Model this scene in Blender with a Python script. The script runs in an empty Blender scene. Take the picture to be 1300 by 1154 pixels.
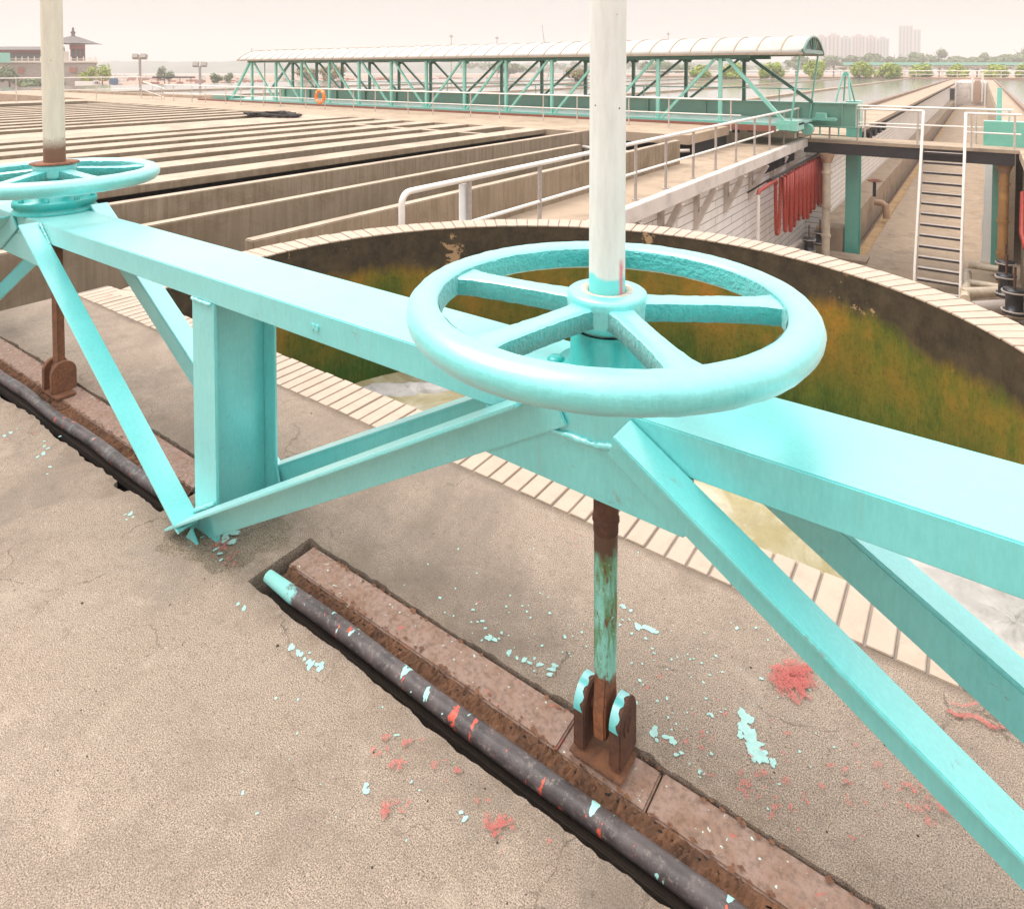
import bpy, bmesh, math, random
from mathutils import Vector, Matrix
R = math.radians
random.seed(7)
S = bpy.context.scene
COL = S.collection

# ------------------------------------------------------------------ camera
F = 845.0; YH = 88.0; PITCH = R(1.8); CY0 = YH + F*math.tan(PITCH)
CAM = Vector((0.6988, -1.3675, 1.6)); YAW = R(35.265)
cd = bpy.data.cameras.new('camera'); cam = bpy.data.objects.new('camera', cd); COL.objects.link(cam)
cam.location = CAM; cam.rotation_euler = (R(90)-PITCH, 0, YAW)
cd.sensor_width = 36; cd.lens = F/1300*36; cd.shift_y = -(577-CY0)/1300
cd.clip_start = .02; cd.clip_end = 6000
S.camera = cam
FW = Vector((-math.sin(YAW), math.cos(YAW))); RT = Vector((math.cos(YAW), math.sin(YAW)))
def at(px, d):                       # ground position seen in direction px at depth d
    X = (px-650)/F*d
    p = Vector((CAM.x, CAM.y)) + FW*d + RT*X
    return p.x, p.y
def zat(py, d): return 1.6-(py-YH)/F*d
def gp(px, py, z=0.0):               # point of a horizontal plane
    u = -(py-CY0)/F
    dx = (px-650)/F; dy = math.cos(PITCH)+u*math.sin(PITCH); dz = -math.sin(PITCH)+u*math.cos(PITCH)
    t = (z-1.6)/dz
    p = Vector((CAM.x, CAM.y)) + FW*dy*t + RT*dx*t
    return p.x, p.y

# ------------------------------------------------------------------ materials
def mat(name):
    m = bpy.data.materials.new(name); m.use_nodes = True
    nt = m.node_tree; b = nt.nodes['Principled BSDF']
    return m, nt, b
def N(nt, t, **kw):
    n = nt.nodes.new(t)
    for k, v in kw.items():
        if k in n.inputs: n.inputs[k].default_value = v
        else: setattr(n, k, v)
    return n
def coords(nt, scale=(1,1,1), rot=(0,0,0), world=True):
    if world: g = nt.nodes.new('ShaderNodeNewGeometry').outputs['Position']
    else: g = nt.nodes.new('ShaderNodeTexCoord').outputs['Object']
    mp = nt.nodes.new('ShaderNodeMapping'); mp.inputs['Scale'].default_value = scale; mp.inputs['Rotation'].default_value = rot
    nt.links.new(g, mp.inputs[0]); return mp.outputs[0]
def noise(nt, vec, scale, detail=4, rough=.55, dist=0):
    n = N(nt, 'ShaderNodeTexNoise'); n.inputs['Scale'].default_value = scale; n.inputs['Detail'].default_value = detail
    n.inputs['Roughness'].default_value = rough; n.inputs['Distortion'].default_value = dist
    nt.links.new(vec, n.inputs['Vector']); return n.outputs['Fac']
def ramp(nt, fac, stops, interp='LINEAR'):
    r = nt.nodes.new('ShaderNodeValToRGB'); r.color_ramp.interpolation = interp
    e = r.color_ramp.elements
    while len(e) < len(stops): e.new(.5)
    for i, (p, c) in enumerate(stops):
        e[i].position = p
        if isinstance(c, (int, float)): c = (c, c, c)
        e[i].color = (*c, 1)
    nt.links.new(fac, r.inputs[0]); return r.outputs[0]
def mix(nt, fac, a, b, mode='MIX'):
    n = nt.nodes.new('ShaderNodeMix'); n.data_type = 'RGBA'; n.blend_type = mode
    for sock, v in ((n.inputs[0], fac), (n.inputs[6], a), (n.inputs[7], b)):
        if isinstance(v, (int, float)): sock.default_value = v
        elif isinstance(v, tuple): sock.default_value = (*v, 1)
        else: nt.links.new(v, sock)
    return n.outputs[2]
def math_(nt, op, a, b=None, clamp=False):
    n = nt.nodes.new('ShaderNodeMath'); n.operation = op; n.use_clamp = clamp
    for i, v in enumerate((a, b)):
        if v is None: continue
        if isinstance(v, (int, float)): n.inputs[i].default_value = v
        else: nt.links.new(v, n.inputs[i])
    return n.outputs[0]
def sep(nt, vec):
    n = nt.nodes.new('ShaderNodeSeparateXYZ'); nt.links.new(vec, n.inputs[0]); return n.outputs
def bump(nt, b, h, strength=.3, dist=.01):
    n = nt.nodes.new('ShaderNodeBump'); n.inputs['Strength'].default_value = strength; n.inputs['Distance'].default_value = dist
    nt.links.new(h, n.inputs['Height']); nt.links.new(n.outputs[0], b.inputs['Normal'])
def setc(nt, b, c):
    if isinstance(c, tuple): b.inputs['Base Color'].default_value = (*c, 1)
    else: nt.links.new(c, b.inputs['Base Color'])

def teal(name, c1, c2, rough=.42, rust=.0, bstr=.10, bscale=60, bd=.004, coat=1., marks=True):
    m, nt, b = mat(name)
    v = coords(nt)
    c = mix(nt, ramp(nt, noise(nt, v, 5, 6, .65), [(.35, 0.), (.68, 1.)]), c1, c2)
    fine = ramp(nt, noise(nt, coords(nt, (6, 6, 1.5)), 22, 5, .7), [(.4, 0.), (.75, .5)])
    c = mix(nt, fine, c, tuple(min(1, x*1.2+.03) for x in c1))
    if marks:   # scuffs and chips
        k = ramp(nt, noise(nt, coords(nt, (1, 2.5, 2.5)), 17, 9, .8, .6), [(.625, 0.), (.66, .7)])
        c = mix(nt, k, c, (.10, .16, .15))
        gx = noise(nt, coords(nt, (1, 1, 1)), 7.5, 9, .78, .3)
        c = mix(nt, ramp(nt, gx, [(.63, 0.), (.67, .65)]), c, (.17, .10, .055))
        dr = noise(nt, coords(nt, (9, 9, .9)), 4, 6, .7)
        c = mix(nt, ramp(nt, dr, [(.58, 0.), (.72, .28)]), c, (.14, .30, .26))
        k2 = ramp(nt, noise(nt, v, 3.2, 8, .7), [(.62, 0.), (.8, .35)])
        c = mix(nt, k2, c, (.45, .55, .50))
    if rust:
        k = ramp(nt, noise(nt, v, 12, 8, .7), [(.66-rust*.3, 0.), (.72-rust*.3, 1.)])
        c = mix(nt, k, c, (.16, .06, .025))
    setc(nt, b, c)
    b.inputs['Roughness'].default_value = rough
    b.inputs['Coat Weight'].default_value = coat; b.inputs['Coat Roughness'].default_value = .34; b.inputs['Coat IOR'].default_value = 2.3
    b.inputs['Sheen Weight'].default_value = .42; b.inputs['Sheen Roughness'].default_value = .45
    h = math_(nt, 'ADD', noise(nt, v, bscale, 5, .6), math_(nt, 'MULTIPLY', noise(nt, coords(nt, (.35, 3, 3)), 34, 3, .6), .6))
    bump(nt, b, h, bstr, bd)
    return m
T1, T2 = (.085, .53, .52), (.035, .45, .445)
M = {}
M['teal'] = teal('teal_paint', T1, T2)
M['teal_wheel'] = teal('teal_wheel_paint', (.085, .54, .525), (.035, .45, .445), rough=.42, bstr=.35, bscale=45, bd=.006, coat=1., marks=False)
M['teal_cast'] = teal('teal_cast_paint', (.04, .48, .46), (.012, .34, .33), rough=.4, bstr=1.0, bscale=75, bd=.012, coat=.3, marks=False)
M['teal_dark'] = teal('teal_pedestal_paint', (.012, .40, .38), (.008, .32, .30), rough=.4, bstr=.15)
M['teal_far'] = teal('teal_bridge_paint', (.055, .40, .30), (.04, .34, .25), rough=.5, bstr=.05, marks=False)
M['green_far'] = teal('green_girder_paint', (.018, .24, .15), (.012, .19, .12), rough=.5, bstr=.05, marks=False)
M['teal_light_far'] = teal('pale_teal_paint', (.13, .50, .39), (.09, .43, .34), rough=.5, bstr=.05, marks=False)
M['green_dark'] = teal('dark_green_steel', (.02, .14, .095), (.014, .10, .07), rough=.5, bstr=.05, coat=.2, marks=False)
M['teal_col'] = teal('teal_column_paint', (.06, .46, .38), (.04, .40, .33), rough=.5, bstr=.05, marks=False)

M['teal_dark'].node_tree.nodes['Principled BSDF'].inputs['Sheen Weight'].default_value = 0
M['teal_dark'].node_tree.nodes['Principled BSDF'].inputs['Coat Weight'].default_value = .15
def concrete(name, a, bcol, speck=True, scale=1., streak=False, bstr=.5, bscale=130, dark=.30, rough=.9, bd=.004):
    m, nt, b = mat(name); v = coords(nt)
    c = mix(nt, ramp(nt, noise(nt, v, 2.2*scale, 6, .65), [(.33, 0.), (.7, 1.)]), a, bcol)
    if speck:
        sp = noise(nt, v, 330, 2, .9)
        c = mix(nt, ramp(nt, sp, [(.37, 1.), (.49, 0.)]), c, tuple(x*dark*.8 for x in a))
        c = mix(nt, ramp(nt, sp, [(.53, 0.), (.63, .85)]), c, tuple(min(1, x*1.95) for x in a))
        vo = nt.nodes.new('ShaderNodeTexVoronoi'); vo.inputs['Scale'].default_value = 95; nt.links.new(v, vo.inputs['Vector'])
        vc = sep(nt, vo.outputs['Color'])[0]
        c = mix(nt, math_(nt, 'MULTIPLY', ramp(nt, vo.outputs['Distance'], [(.22, 1.), (.32, 0.)]), ramp(nt, vc, [(.90, 0.), (.92, .55)])), c, (.46, .39, .32))
        c = mix(nt, math_(nt, 'MULTIPLY', ramp(nt, vo.outputs['Distance'], [(.16, 1.), (.28, 0.)]), ramp(nt, vc, [(.16, .8), (.18, 0.)])), c, (.12, .085, .06))
        sp2 = noise(nt, v, 45, 6, .75)
        c = mix(nt, ramp(nt, sp2, [(.36, .5), (.48, 0.)]), c, tuple(x*.62 for x in a))
        sp3 = noise(nt, v, 4.5, 8, .72, .5)
        c = mix(nt, ramp(nt, sp3, [(.54, 0.), (.70, .42)]), c, (.17, .13, .10))
        c = mix(nt, ramp(nt, sp3, [(.30, .35), (.44, 0.)]), c, (.50, .41, .33))
    st = noise(nt, v, 1.1, 7, .7, .4)
    c = mix(nt, ramp(nt, st, [(.48, 0.), (.66, .62)]), c, tuple(x*.50 for x in a))
    if streak:
        c0 = c
        s1 = noise(nt, coords(nt, (5, 5, .25)), 2.0, 6, .7)
        c = mix(nt, ramp(nt, s1, [(.42, 0.), (.62, .75)]), c, tuple(x*.50 for x in a))
        s2 = noise(nt, coords(nt, (7, 7, .4)), 3.0, 5, .7)
        c = mix(nt, ramp(nt, s2, [(.5, 0.), (.7, .5)]), c, tuple(min(1, x*1.25) for x in a))
        oi = nt.nodes.new('ShaderNodeObjectInfo').outputs['Random']
        c = mix(nt, math_(nt, 'MULTIPLY', oi, .45), c, tuple(x*.55 for x in a))
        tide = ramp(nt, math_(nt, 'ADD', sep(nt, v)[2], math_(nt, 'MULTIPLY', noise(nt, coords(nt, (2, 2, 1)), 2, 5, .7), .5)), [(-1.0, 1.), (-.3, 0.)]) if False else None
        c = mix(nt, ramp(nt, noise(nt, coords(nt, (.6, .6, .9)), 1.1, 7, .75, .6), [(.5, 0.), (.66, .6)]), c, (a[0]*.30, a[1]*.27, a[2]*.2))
        c = mix(nt, .47, c, (a[0]*.38, a[1]*.34, a[2]*.22))  # even darkening of the faces, shade put into the colour
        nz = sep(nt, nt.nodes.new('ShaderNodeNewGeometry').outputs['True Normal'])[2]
        c = mix(nt, ramp(nt, nz, [(.3, 1.), (.8, 0.)]), c0, c)      # run-off stains and painted-in shade, only on the upright faces
    setc(nt, b, c); b.inputs['Roughness'].default_value = rough; b.inputs['Specular IOR Level'].default_value = .25
    bump(nt, b, noise(nt, v, bscale, 5, .75), bstr, bd)
    return m
def walk_mat():
    m = concrete('walkway_concrete', (.285, .22, .17), (.335, .265, .212), bstr=.55, bd=.004, bscale=230)
    nt = m.node_tree; b = nt.nodes['Principled BSDF']; v = coords(nt)
    c = b.inputs['Base Color'].links[0].from_socket
    # hairline cracks
    ds = nt.nodes.new('ShaderNodeVectorMath'); ds.operation = 'ADD'; nt.links.new(v, ds.inputs[0])
    nz = nt.nodes.new('ShaderNodeTexNoise'); nz.inputs['Scale'].default_value = 5; nz.inputs['Detail'].default_value = 6; nt.links.new(v, nz.inputs['Vector'])
    sc = nt.nodes.new('ShaderNodeVectorMath'); sc.operation = 'SCALE'; sc.inputs['Scale'].default_value = .35; nt.links.new(nz.outputs['Color'], sc.inputs[0]); nt.links.new(sc.outputs[0], ds.inputs[1])
    vo = nt.nodes.new('ShaderNodeTexVoronoi'); vo.feature = 'DISTANCE_TO_EDGE'; vo.inputs['Scale'].default_value = 1.3; nt.links.new(ds.outputs[0], vo.inputs['Vector'])
    k = math_(nt, 'MULTIPLY', ramp(nt, vo.outputs['Distance'], [(.0, 1.), (.0045, 0.)]), ramp(nt, noise(nt, v, 2.6, 4, .6), [(.50, 0.), (.58, .75)]))
    c = mix(nt, k, c, (.07, .05, .035))
    # grime along the slots and the kerb joint
    y = sep(nt, v)[1]; n6 = noise(nt, v, 7, 7, .7)
    yy = math_(nt, 'ADD', y, math_(nt, 'MULTIPLY', math_(nt, 'SUBTRACT', n6, .5), .22))
    k = ramp(nt, math_(nt, 'ADD', yy, .5), [(.20, 0.), (.32, .42), (.52, .50), (.66, 0.)])
    c = mix(nt, math_(nt, 'MULTIPLY', k, ramp(nt, noise(nt, v, 16, 6, .75), [(.38, 0.), (.60, 1.)])), c, (.13, .085, .055))
    k = ramp(nt, math_(nt, 'ADD', y, math_(nt, 'MULTIPLY', n6, .05)), [(.655, 0.), (.69, .7)])
    c = mix(nt, k, c, (.11, .08, .055))
    # grey damp patches
    c = mix(nt, ramp(nt, noise(nt, v, 1.7, 8, .72, .8), [(.52, 0.), (.66, .42)]), c, (.15, .12, .10))
    nt.links.new(c, b.inputs['Base Color']); return m
M['concrete'] = walk_mat()
M['mortar'] = concrete('rough_mortar', (.31, .245, .18), (.26, .21, .155), bstr=1., bscale=60, bd=.02)
M['trough'] = concrete('trough_concrete', (.45, .355, .275), (.39, .305, .235), speck=False, streak=True, bstr=.3, bscale=30, bd=.02)
M['deck'] = concrete('deck_concrete', (.40, .30, .215), (.35, .265, .195), speck=False, bstr=.2, bscale=20, bd=.02)
M['yard'] = concrete('yard_concrete', (.33, .245, .17), (.44, .335, .25), speck=False, bstr=.2, bscale=20, bd=.02, scale=.5)
M['curb'] = concrete('white_painted_curb', (.68, .60, .54), (.60, .53, .48), speck=False, bstr=.2, bscale=20, bd=.02)
M['orange_conc'] = concrete('iron_stained_concrete', (.50, .30, .13), (.40, .28, .17), speck=False, streak=True, bstr=.2, bscale=20, bd=.02)

def simple(name, c, rough=.6, metal=0, var=.25, vs=8, bstr=0., bs=40, bd=.004, spec=.5):
    m, nt, b = mat(name); v = coords(nt)
    cc = mix(nt, ramp(nt, noise(nt, v, vs, 6, .65), [(.35, 0.), (.68, 1.)]), c, tuple(x*(1-var) for x in c))
    setc(nt, b, cc); b.inputs['Roughness'].default_value = rough; b.inputs['Metallic'].default_value = metal
    b.inputs['Specular IOR Level'].default_value = spec
    if bstr: bump(nt, b, noise(nt, v, bs, 5, .7), bstr, bd)
    return m
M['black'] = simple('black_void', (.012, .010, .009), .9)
M['slot'] = simple('slot_dirt', (.035, .022, .015), .95, bstr=.6, bs=50, bd=.01)
M['dark_beam'] = simple('dark_steel_beam', (.035, .026, .028), .55)
M['white_rail'] = simple('white_handrail_paint', (.80, .74, .68), .4, var=.12)
M['steel_rail'] = simple('weathered_rail_paint', (.56, .47, .41), .5, var=.25, vs=20)
M['grey_rail'] = simple('galvanised_post', (.42, .36, .32), .5, var=.25, vs=20)
M['white'] = simple('white_card_stock', (.85, .85, .84), .5, var=.05)
M['valve'] = simple('valve_black_paint', (.015, .016, .022), .35)
M['redhose'] = simple('red_hose_rubber', (.42, .045, .025), .5, var=.5, vs=14)
M['buoy'] = simple('orange_buoy', (.85, .22, .03), .5, var=.15)
M['buoyband'] = simple('buoy_band', (.75, .55, .35), .6)
M['pipe_cream'] = simple('rust_stained_cream_pipe', (.66, .55, .42), .5, var=.35, vs=3)
M['pipe_orange'] = simple('orange_brown_pipe', (.60, .32, .12), .5, var=.35, vs=3)
M['terracotta'] = simple('terracotta_pipe', (.45, .28, .18), .7)
M['redrail'] = simple('red_oxide_rail', (.26, .09, .06), .7)
M['roof'] = simple('translucent_roof_sheet', (.66, .61, .55), .6, var=.14, vs=1.2, spec=.2)
M['roof_in'] = simple('roof_seam', (.38, .30, .22), .7)
M['ochre'] = simple('brick_red', (.35, .14, .09), .8)
M['curb_brown'] = simple('brown_curb', (.26, .17, .12), .8)
M['rope'] = simple('black_rope', (.03, .024, .02), .9)
M['glass'] = simple('window_glass', (.10, .12, .12), .1, var=.3)

def rusty(name, base, rust, amt=.5, extra=None, rough=.75, bstr=.6):
    m, nt, b = mat(name); v = coords(nt)
    f = noise(nt, v, 14, 8, .7)
    c = mix(nt, ramp(nt, f, [(amt-.12, 0.), (amt+.1, 1.)]), base, rust)
    f2 = noise(nt, v, 70, 5, .7)
    c = mix(nt, ramp(nt, f2, [(.35, .55), (.55, 0.)]), c, tuple(x*.35 for x in rust))
    if extra:
        for (col, sc, lo) in extra:
            mp = coords(nt, (1, 1, 1)); ad = nt.nodes.new('ShaderNodeVectorMath'); ad.operation = 'ADD'; ad.inputs[1].default_value = (sc*3.1, lo*9, sc)
            nt.links.new(mp, ad.inputs[0])
            k = noise(nt, ad.outputs[0], sc, 5, .55)
            c = mix(nt, ramp(nt, k, [(lo, 0.), (lo+.025, 1.)]), c, col)
    setc(nt, b, c); b.inputs['Roughness'].default_value = rough
    bump(nt, b, f2, bstr, .004)
    return m
TEALCH = (.38, .74, .66); REDCH = (.58, .10, .06)
M['rust'] = rusty('rusty_iron', (.14, .06, .035), (.22, .09, .04), .5)
M['rust_dark'] = rusty('dark_rusty_iron', (.07, .032, .022), (.13, .05, .025), .5)
M['rust_orange'] = rusty('orange_rusty_iron', (.30, .11, .045), (.16, .065, .035), .5)
M['hubrust'] = rusty('rust_washed_hub', (.44, .30, .20), (.55, .52, .44), .5, bstr=.2)
M['flatbar'] = rusty('mauve_rust_bar', (.31, .20, .155), (.25, .14, .09), .56, extra=[((.42, .12, .09), 40, .66), ((.52, .66, .58), 70, .67)], bstr=.3)
M['fibre'] = rusty('brown_packing', (.10, .048, .027), (.20, .09, .045), .5, rough=.95, bstr=1.)
def rodmat():
    m, nt, b = mat('flaking_green_rod'); v = coords(nt); s1 = noise(nt, coords(nt, (4, 4, .8)), 9, 7, .7)
    c = mix(nt, ramp(nt, s1, [(.44, 0.), (.58, 1.)]), (.22, .55, .46), (.10, .20, .07))
    c = mix(nt, ramp(nt, noise(nt, coords(nt, (4, 4, 1.2)), 14, 7, .75), [(.56, 0.), (.62, 1.)]), c, (.15, .065, .03))
    c = mix(nt, ramp(nt, noise(nt, v, 55, 5, .8), [(.58, 0.), (.64, .8)]), c, (.38, .68, .60))
    z = math_(nt, 'ADD', sep(nt, v)[2], math_(nt, 'MULTIPLY', noise(nt, coords(nt, (3, 3, 1)), 16, 4, .6), .12))
    c = mix(nt, ramp(nt, z, [(.525, 0.), (.555, 1.)]), c, (.09, .045, .025))
    c = mix(nt, ramp(nt, z, [(.235, 1.), (.265, 0.)]), c, (.16, .06, .035))
    setc(nt, b, c); b.inputs['Roughness'].default_value = .5; bump(nt, b, s1, .4, .004); return m
M['rod_green'] = rodmat()
def slot_pipe():
    m, nt, b = mat('paint_dripped_pipe'); v = coords(nt)
    c = mix(nt, ramp(nt, noise(nt, v, 9, 7, .7), [(.35, 0.), (.65, 1.)]), (.040, .032, .033), (.115, .09, .088))
    c = mix(nt, ramp(nt, noise(nt, v, 60, 6, .8), [(.54, 0.), (.70, .7)]), c, (.36, .29, .25))
    k = ramp(nt, noise(nt, coords(nt, (1, .5, .5)), 34, 4, .6), [(.650, 0.), (.660, 1.)])
    c = mix(nt, k, c, (.60, .10, .06))
    ad = nt.nodes.new('ShaderNodeVectorMath'); ad.operation = 'ADD'; ad.inputs[1].default_value = (7, 3, 5)
    nt.links.new(coords(nt, (1, .4, .4)), ad.inputs[0])
    k = ramp(nt, noise(nt, ad.outputs[0], 34, 3, .5), [(.645, 0.), (.655, 1.)])
    x = sep(nt, v)[0]
    k = math_(nt, 'MULTIPLY', k, ramp(nt, math_(nt, 'ADD', x, 2.), [(.3, .12), (.5, 1.)]))
    c = mix(nt, k, c, (.40, .76, .70))
    e = math_(nt, 'ADD', x, math_(nt, 'MULTIPLY', noise(nt, v, 25, 5, .7), .28))
    k = ramp(nt, math_(nt, 'ADD', e, 1.6), [(.72, 1.), (.76, 0.)])
    isr = ramp(nt, math_(nt, 'ADD', x, 2.), [(.5, 0.), (.51, 1.)])
    c = mix(nt, math_(nt, 'MULTIPLY', k, isr), c, (.30, .68, .63))
    setc(nt, b, c); b.inputs['Roughness'].default_value = .45
    bump(nt, b, noise(nt, v, 50, 5, .7), .5, .004)
    return m
M['slot_pipe'] = slot_pipe()

def stem_mat(name, white, lo, band, red=None, bandcol=(.16, .62, .60)):
    # off white paint; below z=lo(+noise) another coat
    m, nt, b = mat(name); v = coords(nt)
    c = mix(nt, ramp(nt, noise(nt, coords(nt, (6, 6, 1)), 6, 7, .7), [(.4, 0.), (.75, .8)]), white, tuple(x*.78 for x in white))
    c = mix(nt, ramp(nt, noise(nt, coords(nt, (5, 5, 1.3)), 12, 8, .75, .5), [(.68, 0.), (.72, .7)]), c, (.33, .30, .16))
    k = nt.nodes.new('ShaderNodeTexVoronoi'); k.inputs['Scale'].default_value = 28; nt.links.new(v, k.inputs['Vector'])
    c = mix(nt, ramp(nt, k.outputs['Distance'], [(.055, 1.), (.07, 0.)]), c, (.06, .05, .05))
    z = sep(nt, v)[2]
    zz = math_(nt, 'ADD', z, math_(nt, 'MULTIPLY', noise(nt, v, 22, 4, .6), .05))
    c = mix(nt, ramp(nt, math_(nt, 'SUBTRACT', zz, lo-.5), [(.5, 1.), (.5+band, 0.)]), c, bandcol)
    if red:
        y = math_(nt, 'ADD', math_(nt, 'MULTIPLY', sep(nt, v)[0], .8165), math_(nt, 'MULTIPLY', sep(nt, v)[1], .577))
        q = math_(nt, 'ADD', y, math_(nt, 'MULTIPLY', noise(nt, v, 40, 4, .6), .012))
        k1 = ramp(nt, math_(nt, 'ADD', q, .5-red), [(.495, 0.), (.497, 1.), (.503, 1.), (.505, 0.)])
        k2 = ramp(nt, math_(nt, 'SUBTRACT', zz, lo-.5), [(.53, 1.), (.55, 0.)])
        c = mix(nt, math_(nt, 'MULTIPLY', k1, k2), c, (.62, .14, .16))
    setc(nt, b, c); b.inputs['Roughness'].default_value = .55
    bump(nt, b, noise(nt, v, 40, 4, .7), .15, .003)
    return m
M['stem_white'] = stem_mat('white_painted_tube', (.66, .65, .61), 1.150, .012, red=.034)
M['stem_rust'] = stem_mat('white_tube_rusting_at_foot', (.62, .57, .47), 1.235, .06, bandcol=(.17, .085, .05))

def tile_mat():
    m, nt, b = mat('cream_kerb_tile'); v = coords(nt)
    c = mix(nt, ramp(nt, noise(nt, v, 7, 6, .6), [(.35, 0.), (.7, 1.)]), (.39, .29, .215), (.46, .35, .27))
    ri = nt.nodes.new('ShaderNodeNewGeometry').outputs['Random Per Island']
    c = mix(nt, ramp(nt, ri, [(0., 0.), (1., .55)]), c, (.42, .32, .25))
    c = mix(nt, ramp(nt, noise(nt, v, 11, 7, .75), [(.50, 0.), (.66, .6)]), c, (.33, .25, .19))
    c = mix(nt, ramp(nt, noise(nt, v, 45, 6, .8), [(.58, 0.), (.68, .7)]), c, (.30, .21, .16))
    c = mix(nt, ramp(nt, noise(nt, v, 28, 7, .8), [(.68, 0.), (.71, .8)]), c, (.85, .84, .80))
    setc(nt, b, c); b.inputs['Roughness'].default_value = .5
    bump(nt, b, noise(nt, v, 60, 4, .7), .25, .003); return m
M['tile'] = tile_mat()
M['grout'] = simple('dirty_grout', (.27, .22, .18), .9, bstr=.5)

def tankwall():
    m, nt, b = mat('algae_tank_wall'); v = coords(nt)
    z = sep(nt, v)[2]
    low = noise(nt, coords(nt, (1, 1, .6)), 1.3, 5, .6)
    zz = math_(nt, 'ADD', z, math_(nt, 'MULTIPLY', math_(nt, 'SUBTRACT', low, .5), .45))
    n1 = noise(nt, v, 6, 8, .75)
    dark = mix(nt, ramp(nt, n1, [(.3, 0.), (.7, 1.)]), (.026, .020, .014), (.085, .060, .036))
    chips = ramp(nt, noise(nt, v, 3.1, 9, .72, .4), [(.615, 0.), (.635, 1.)])
    dark = mix(nt, chips, dark, (.36, .23, .13))
    streak = noise(nt, coords(nt, (2.6, 2.6, .9)), 2.0, 7, .7)
    alg = mix(nt, ramp(nt, streak, [(.35, 0.), (.65, 1.)]), (.34, .145, .022), (.19, .135, .018))
    patches = noise(nt, v, 1.6, 6, .65)
    alg = mix(nt, ramp(nt, patches, [(.40, 0.), (.62, 1.)]), alg, mix(nt, ramp(nt, streak, [(.35, 0.), (.65, 1.)]), (.15, .13, .016), (.05, .085, .012)))
    grn = mix(nt, ramp(nt, streak, [(.3, 0.), (.7, 1.)]), (.05, .11, .015), (.018, .05, .008))
    alg = mix(nt, ramp(nt, math_(nt, 'ADD', zz, 1.5), [(.25, 1.), (.95, 0.)]), alg, grn)
    alg = mix(nt, ramp(nt, noise(nt, v, 30, 6, .8), [(.34, .45), (.50, 0.)]), alg, (.02, .016, .006))
    alg = mix(nt, ramp(nt, noise(nt, coords(nt, (14, 14, 2)), 5, 5, .7), [(.5, 0.), (.75, .6)]), alg, (.20, .15, .03))
    rag = math_(nt, 'MULTIPLY', math_(nt, 'SUBTRACT', noise(nt, coords(nt, (3, 3, 1.2)), 4, 8, .7), .5), .18)
    zz = math_(nt, 'ADD', zz, rag)
    c = mix(nt, ramp(nt, math_(nt, 'ADD', zz, 1.), [(.58, 1.), (.70, 0.)]), dark, alg)
    setc(nt, b, c); b.inputs['Roughness'].default_value = .55; b.inputs['Specular IOR Level'].default_value = .2
    bump(nt, b, n1, .5, .02); return m
M['tankwall'] = tankwall()

def water(name, base, foam, rough=.12, fl=(.55, .7), sc=2.0, bs=6, bst=.25, stretch=(1, 1, 1)):
    m, nt, b = mat(name); v = coords(nt, stretch)
    n = noise(nt, v, sc, 8, .65, 1.2)
    c = mix(nt, ramp(nt, n, [(fl[0], 0.), (fl[1], 1.)]), base, foam)
    c = mix(nt, ramp(nt, noise(nt, v, sc*.6, 5, .6, 1.5), [(.35, .45), (.55, 0.)]), c, tuple(x*.55 for x in base))
    setc(nt, b, c); b.inputs['Roughness'].default_value = rough; b.inputs['IOR'].default_value = 1.33
    bump(nt, b, noise(nt, coords(nt, stretch), bs, 4, .6, .6), bst, .04); return m
M['water'] = water('churning_tank_water', (.34, .29, .16), (.50, .46, .36), rough=.25, fl=(.45, .62), sc=1.6)
M['foam'] = water('white_foam', (.50, .475, .45), (.34, .31, .27), rough=.7, sc=5)
M['pond'] = water('still_pond_water', (.20, .19, .165), (.23, .22, .19), rough=.10, bs=1.5, bst=.02)
M['lake'] = water('lake_water', (.30, .27, .24), (.33, .30, .27), rough=.35, bs=.2, bst=.1, sc=.02)
M['channel'] = water('dark_channel_water', (.03, .022, .012), (.05, .04, .02), rough=.25, bs=2, bst=.1)

def brickwall():
    m, nt, b = mat('white_glazed_brick'); v = coords(nt)
    s = sep(nt, v); cb = nt.nodes.new('ShaderNodeCombineXYZ')
    nt.links.new(math_(nt, 'ADD', s[1], s[0]), cb.inputs[0]); nt.links.new(s[2], cb.inputs[1])
    br = nt.nodes.new('ShaderNodeTexBrick'); nt.links.new(cb.outputs[0], br.inputs['Vector'])
    br.inputs['Scale'].default_value = 1; br.inputs['Brick Width'].default_value = 2.6; br.inputs['Row Height'].default_value = .21
    br.inputs['Mortar Size'].default_value = .012; br.inputs['Mortar Smooth'].default_value = .3
    br.inputs['Color1'].default_value = (.90, .86, .84, 1); br.inputs['Color2'].default_value = (.84, .80, .78, 1); br.inputs['Mortar'].default_value = (.26, .21, .18, 1)
    c = mix(nt, ramp(nt, noise(nt, coords(nt, (1, 1, .4)), 1.5, 6, .7), [(.5, 0.), (.75, .5)]), br.outputs[0], (.50, .40, .30))
    setc(nt, b, c); b.inputs['Roughness'].default_value = .45; return m
M['brick'] = brickwall()

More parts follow.
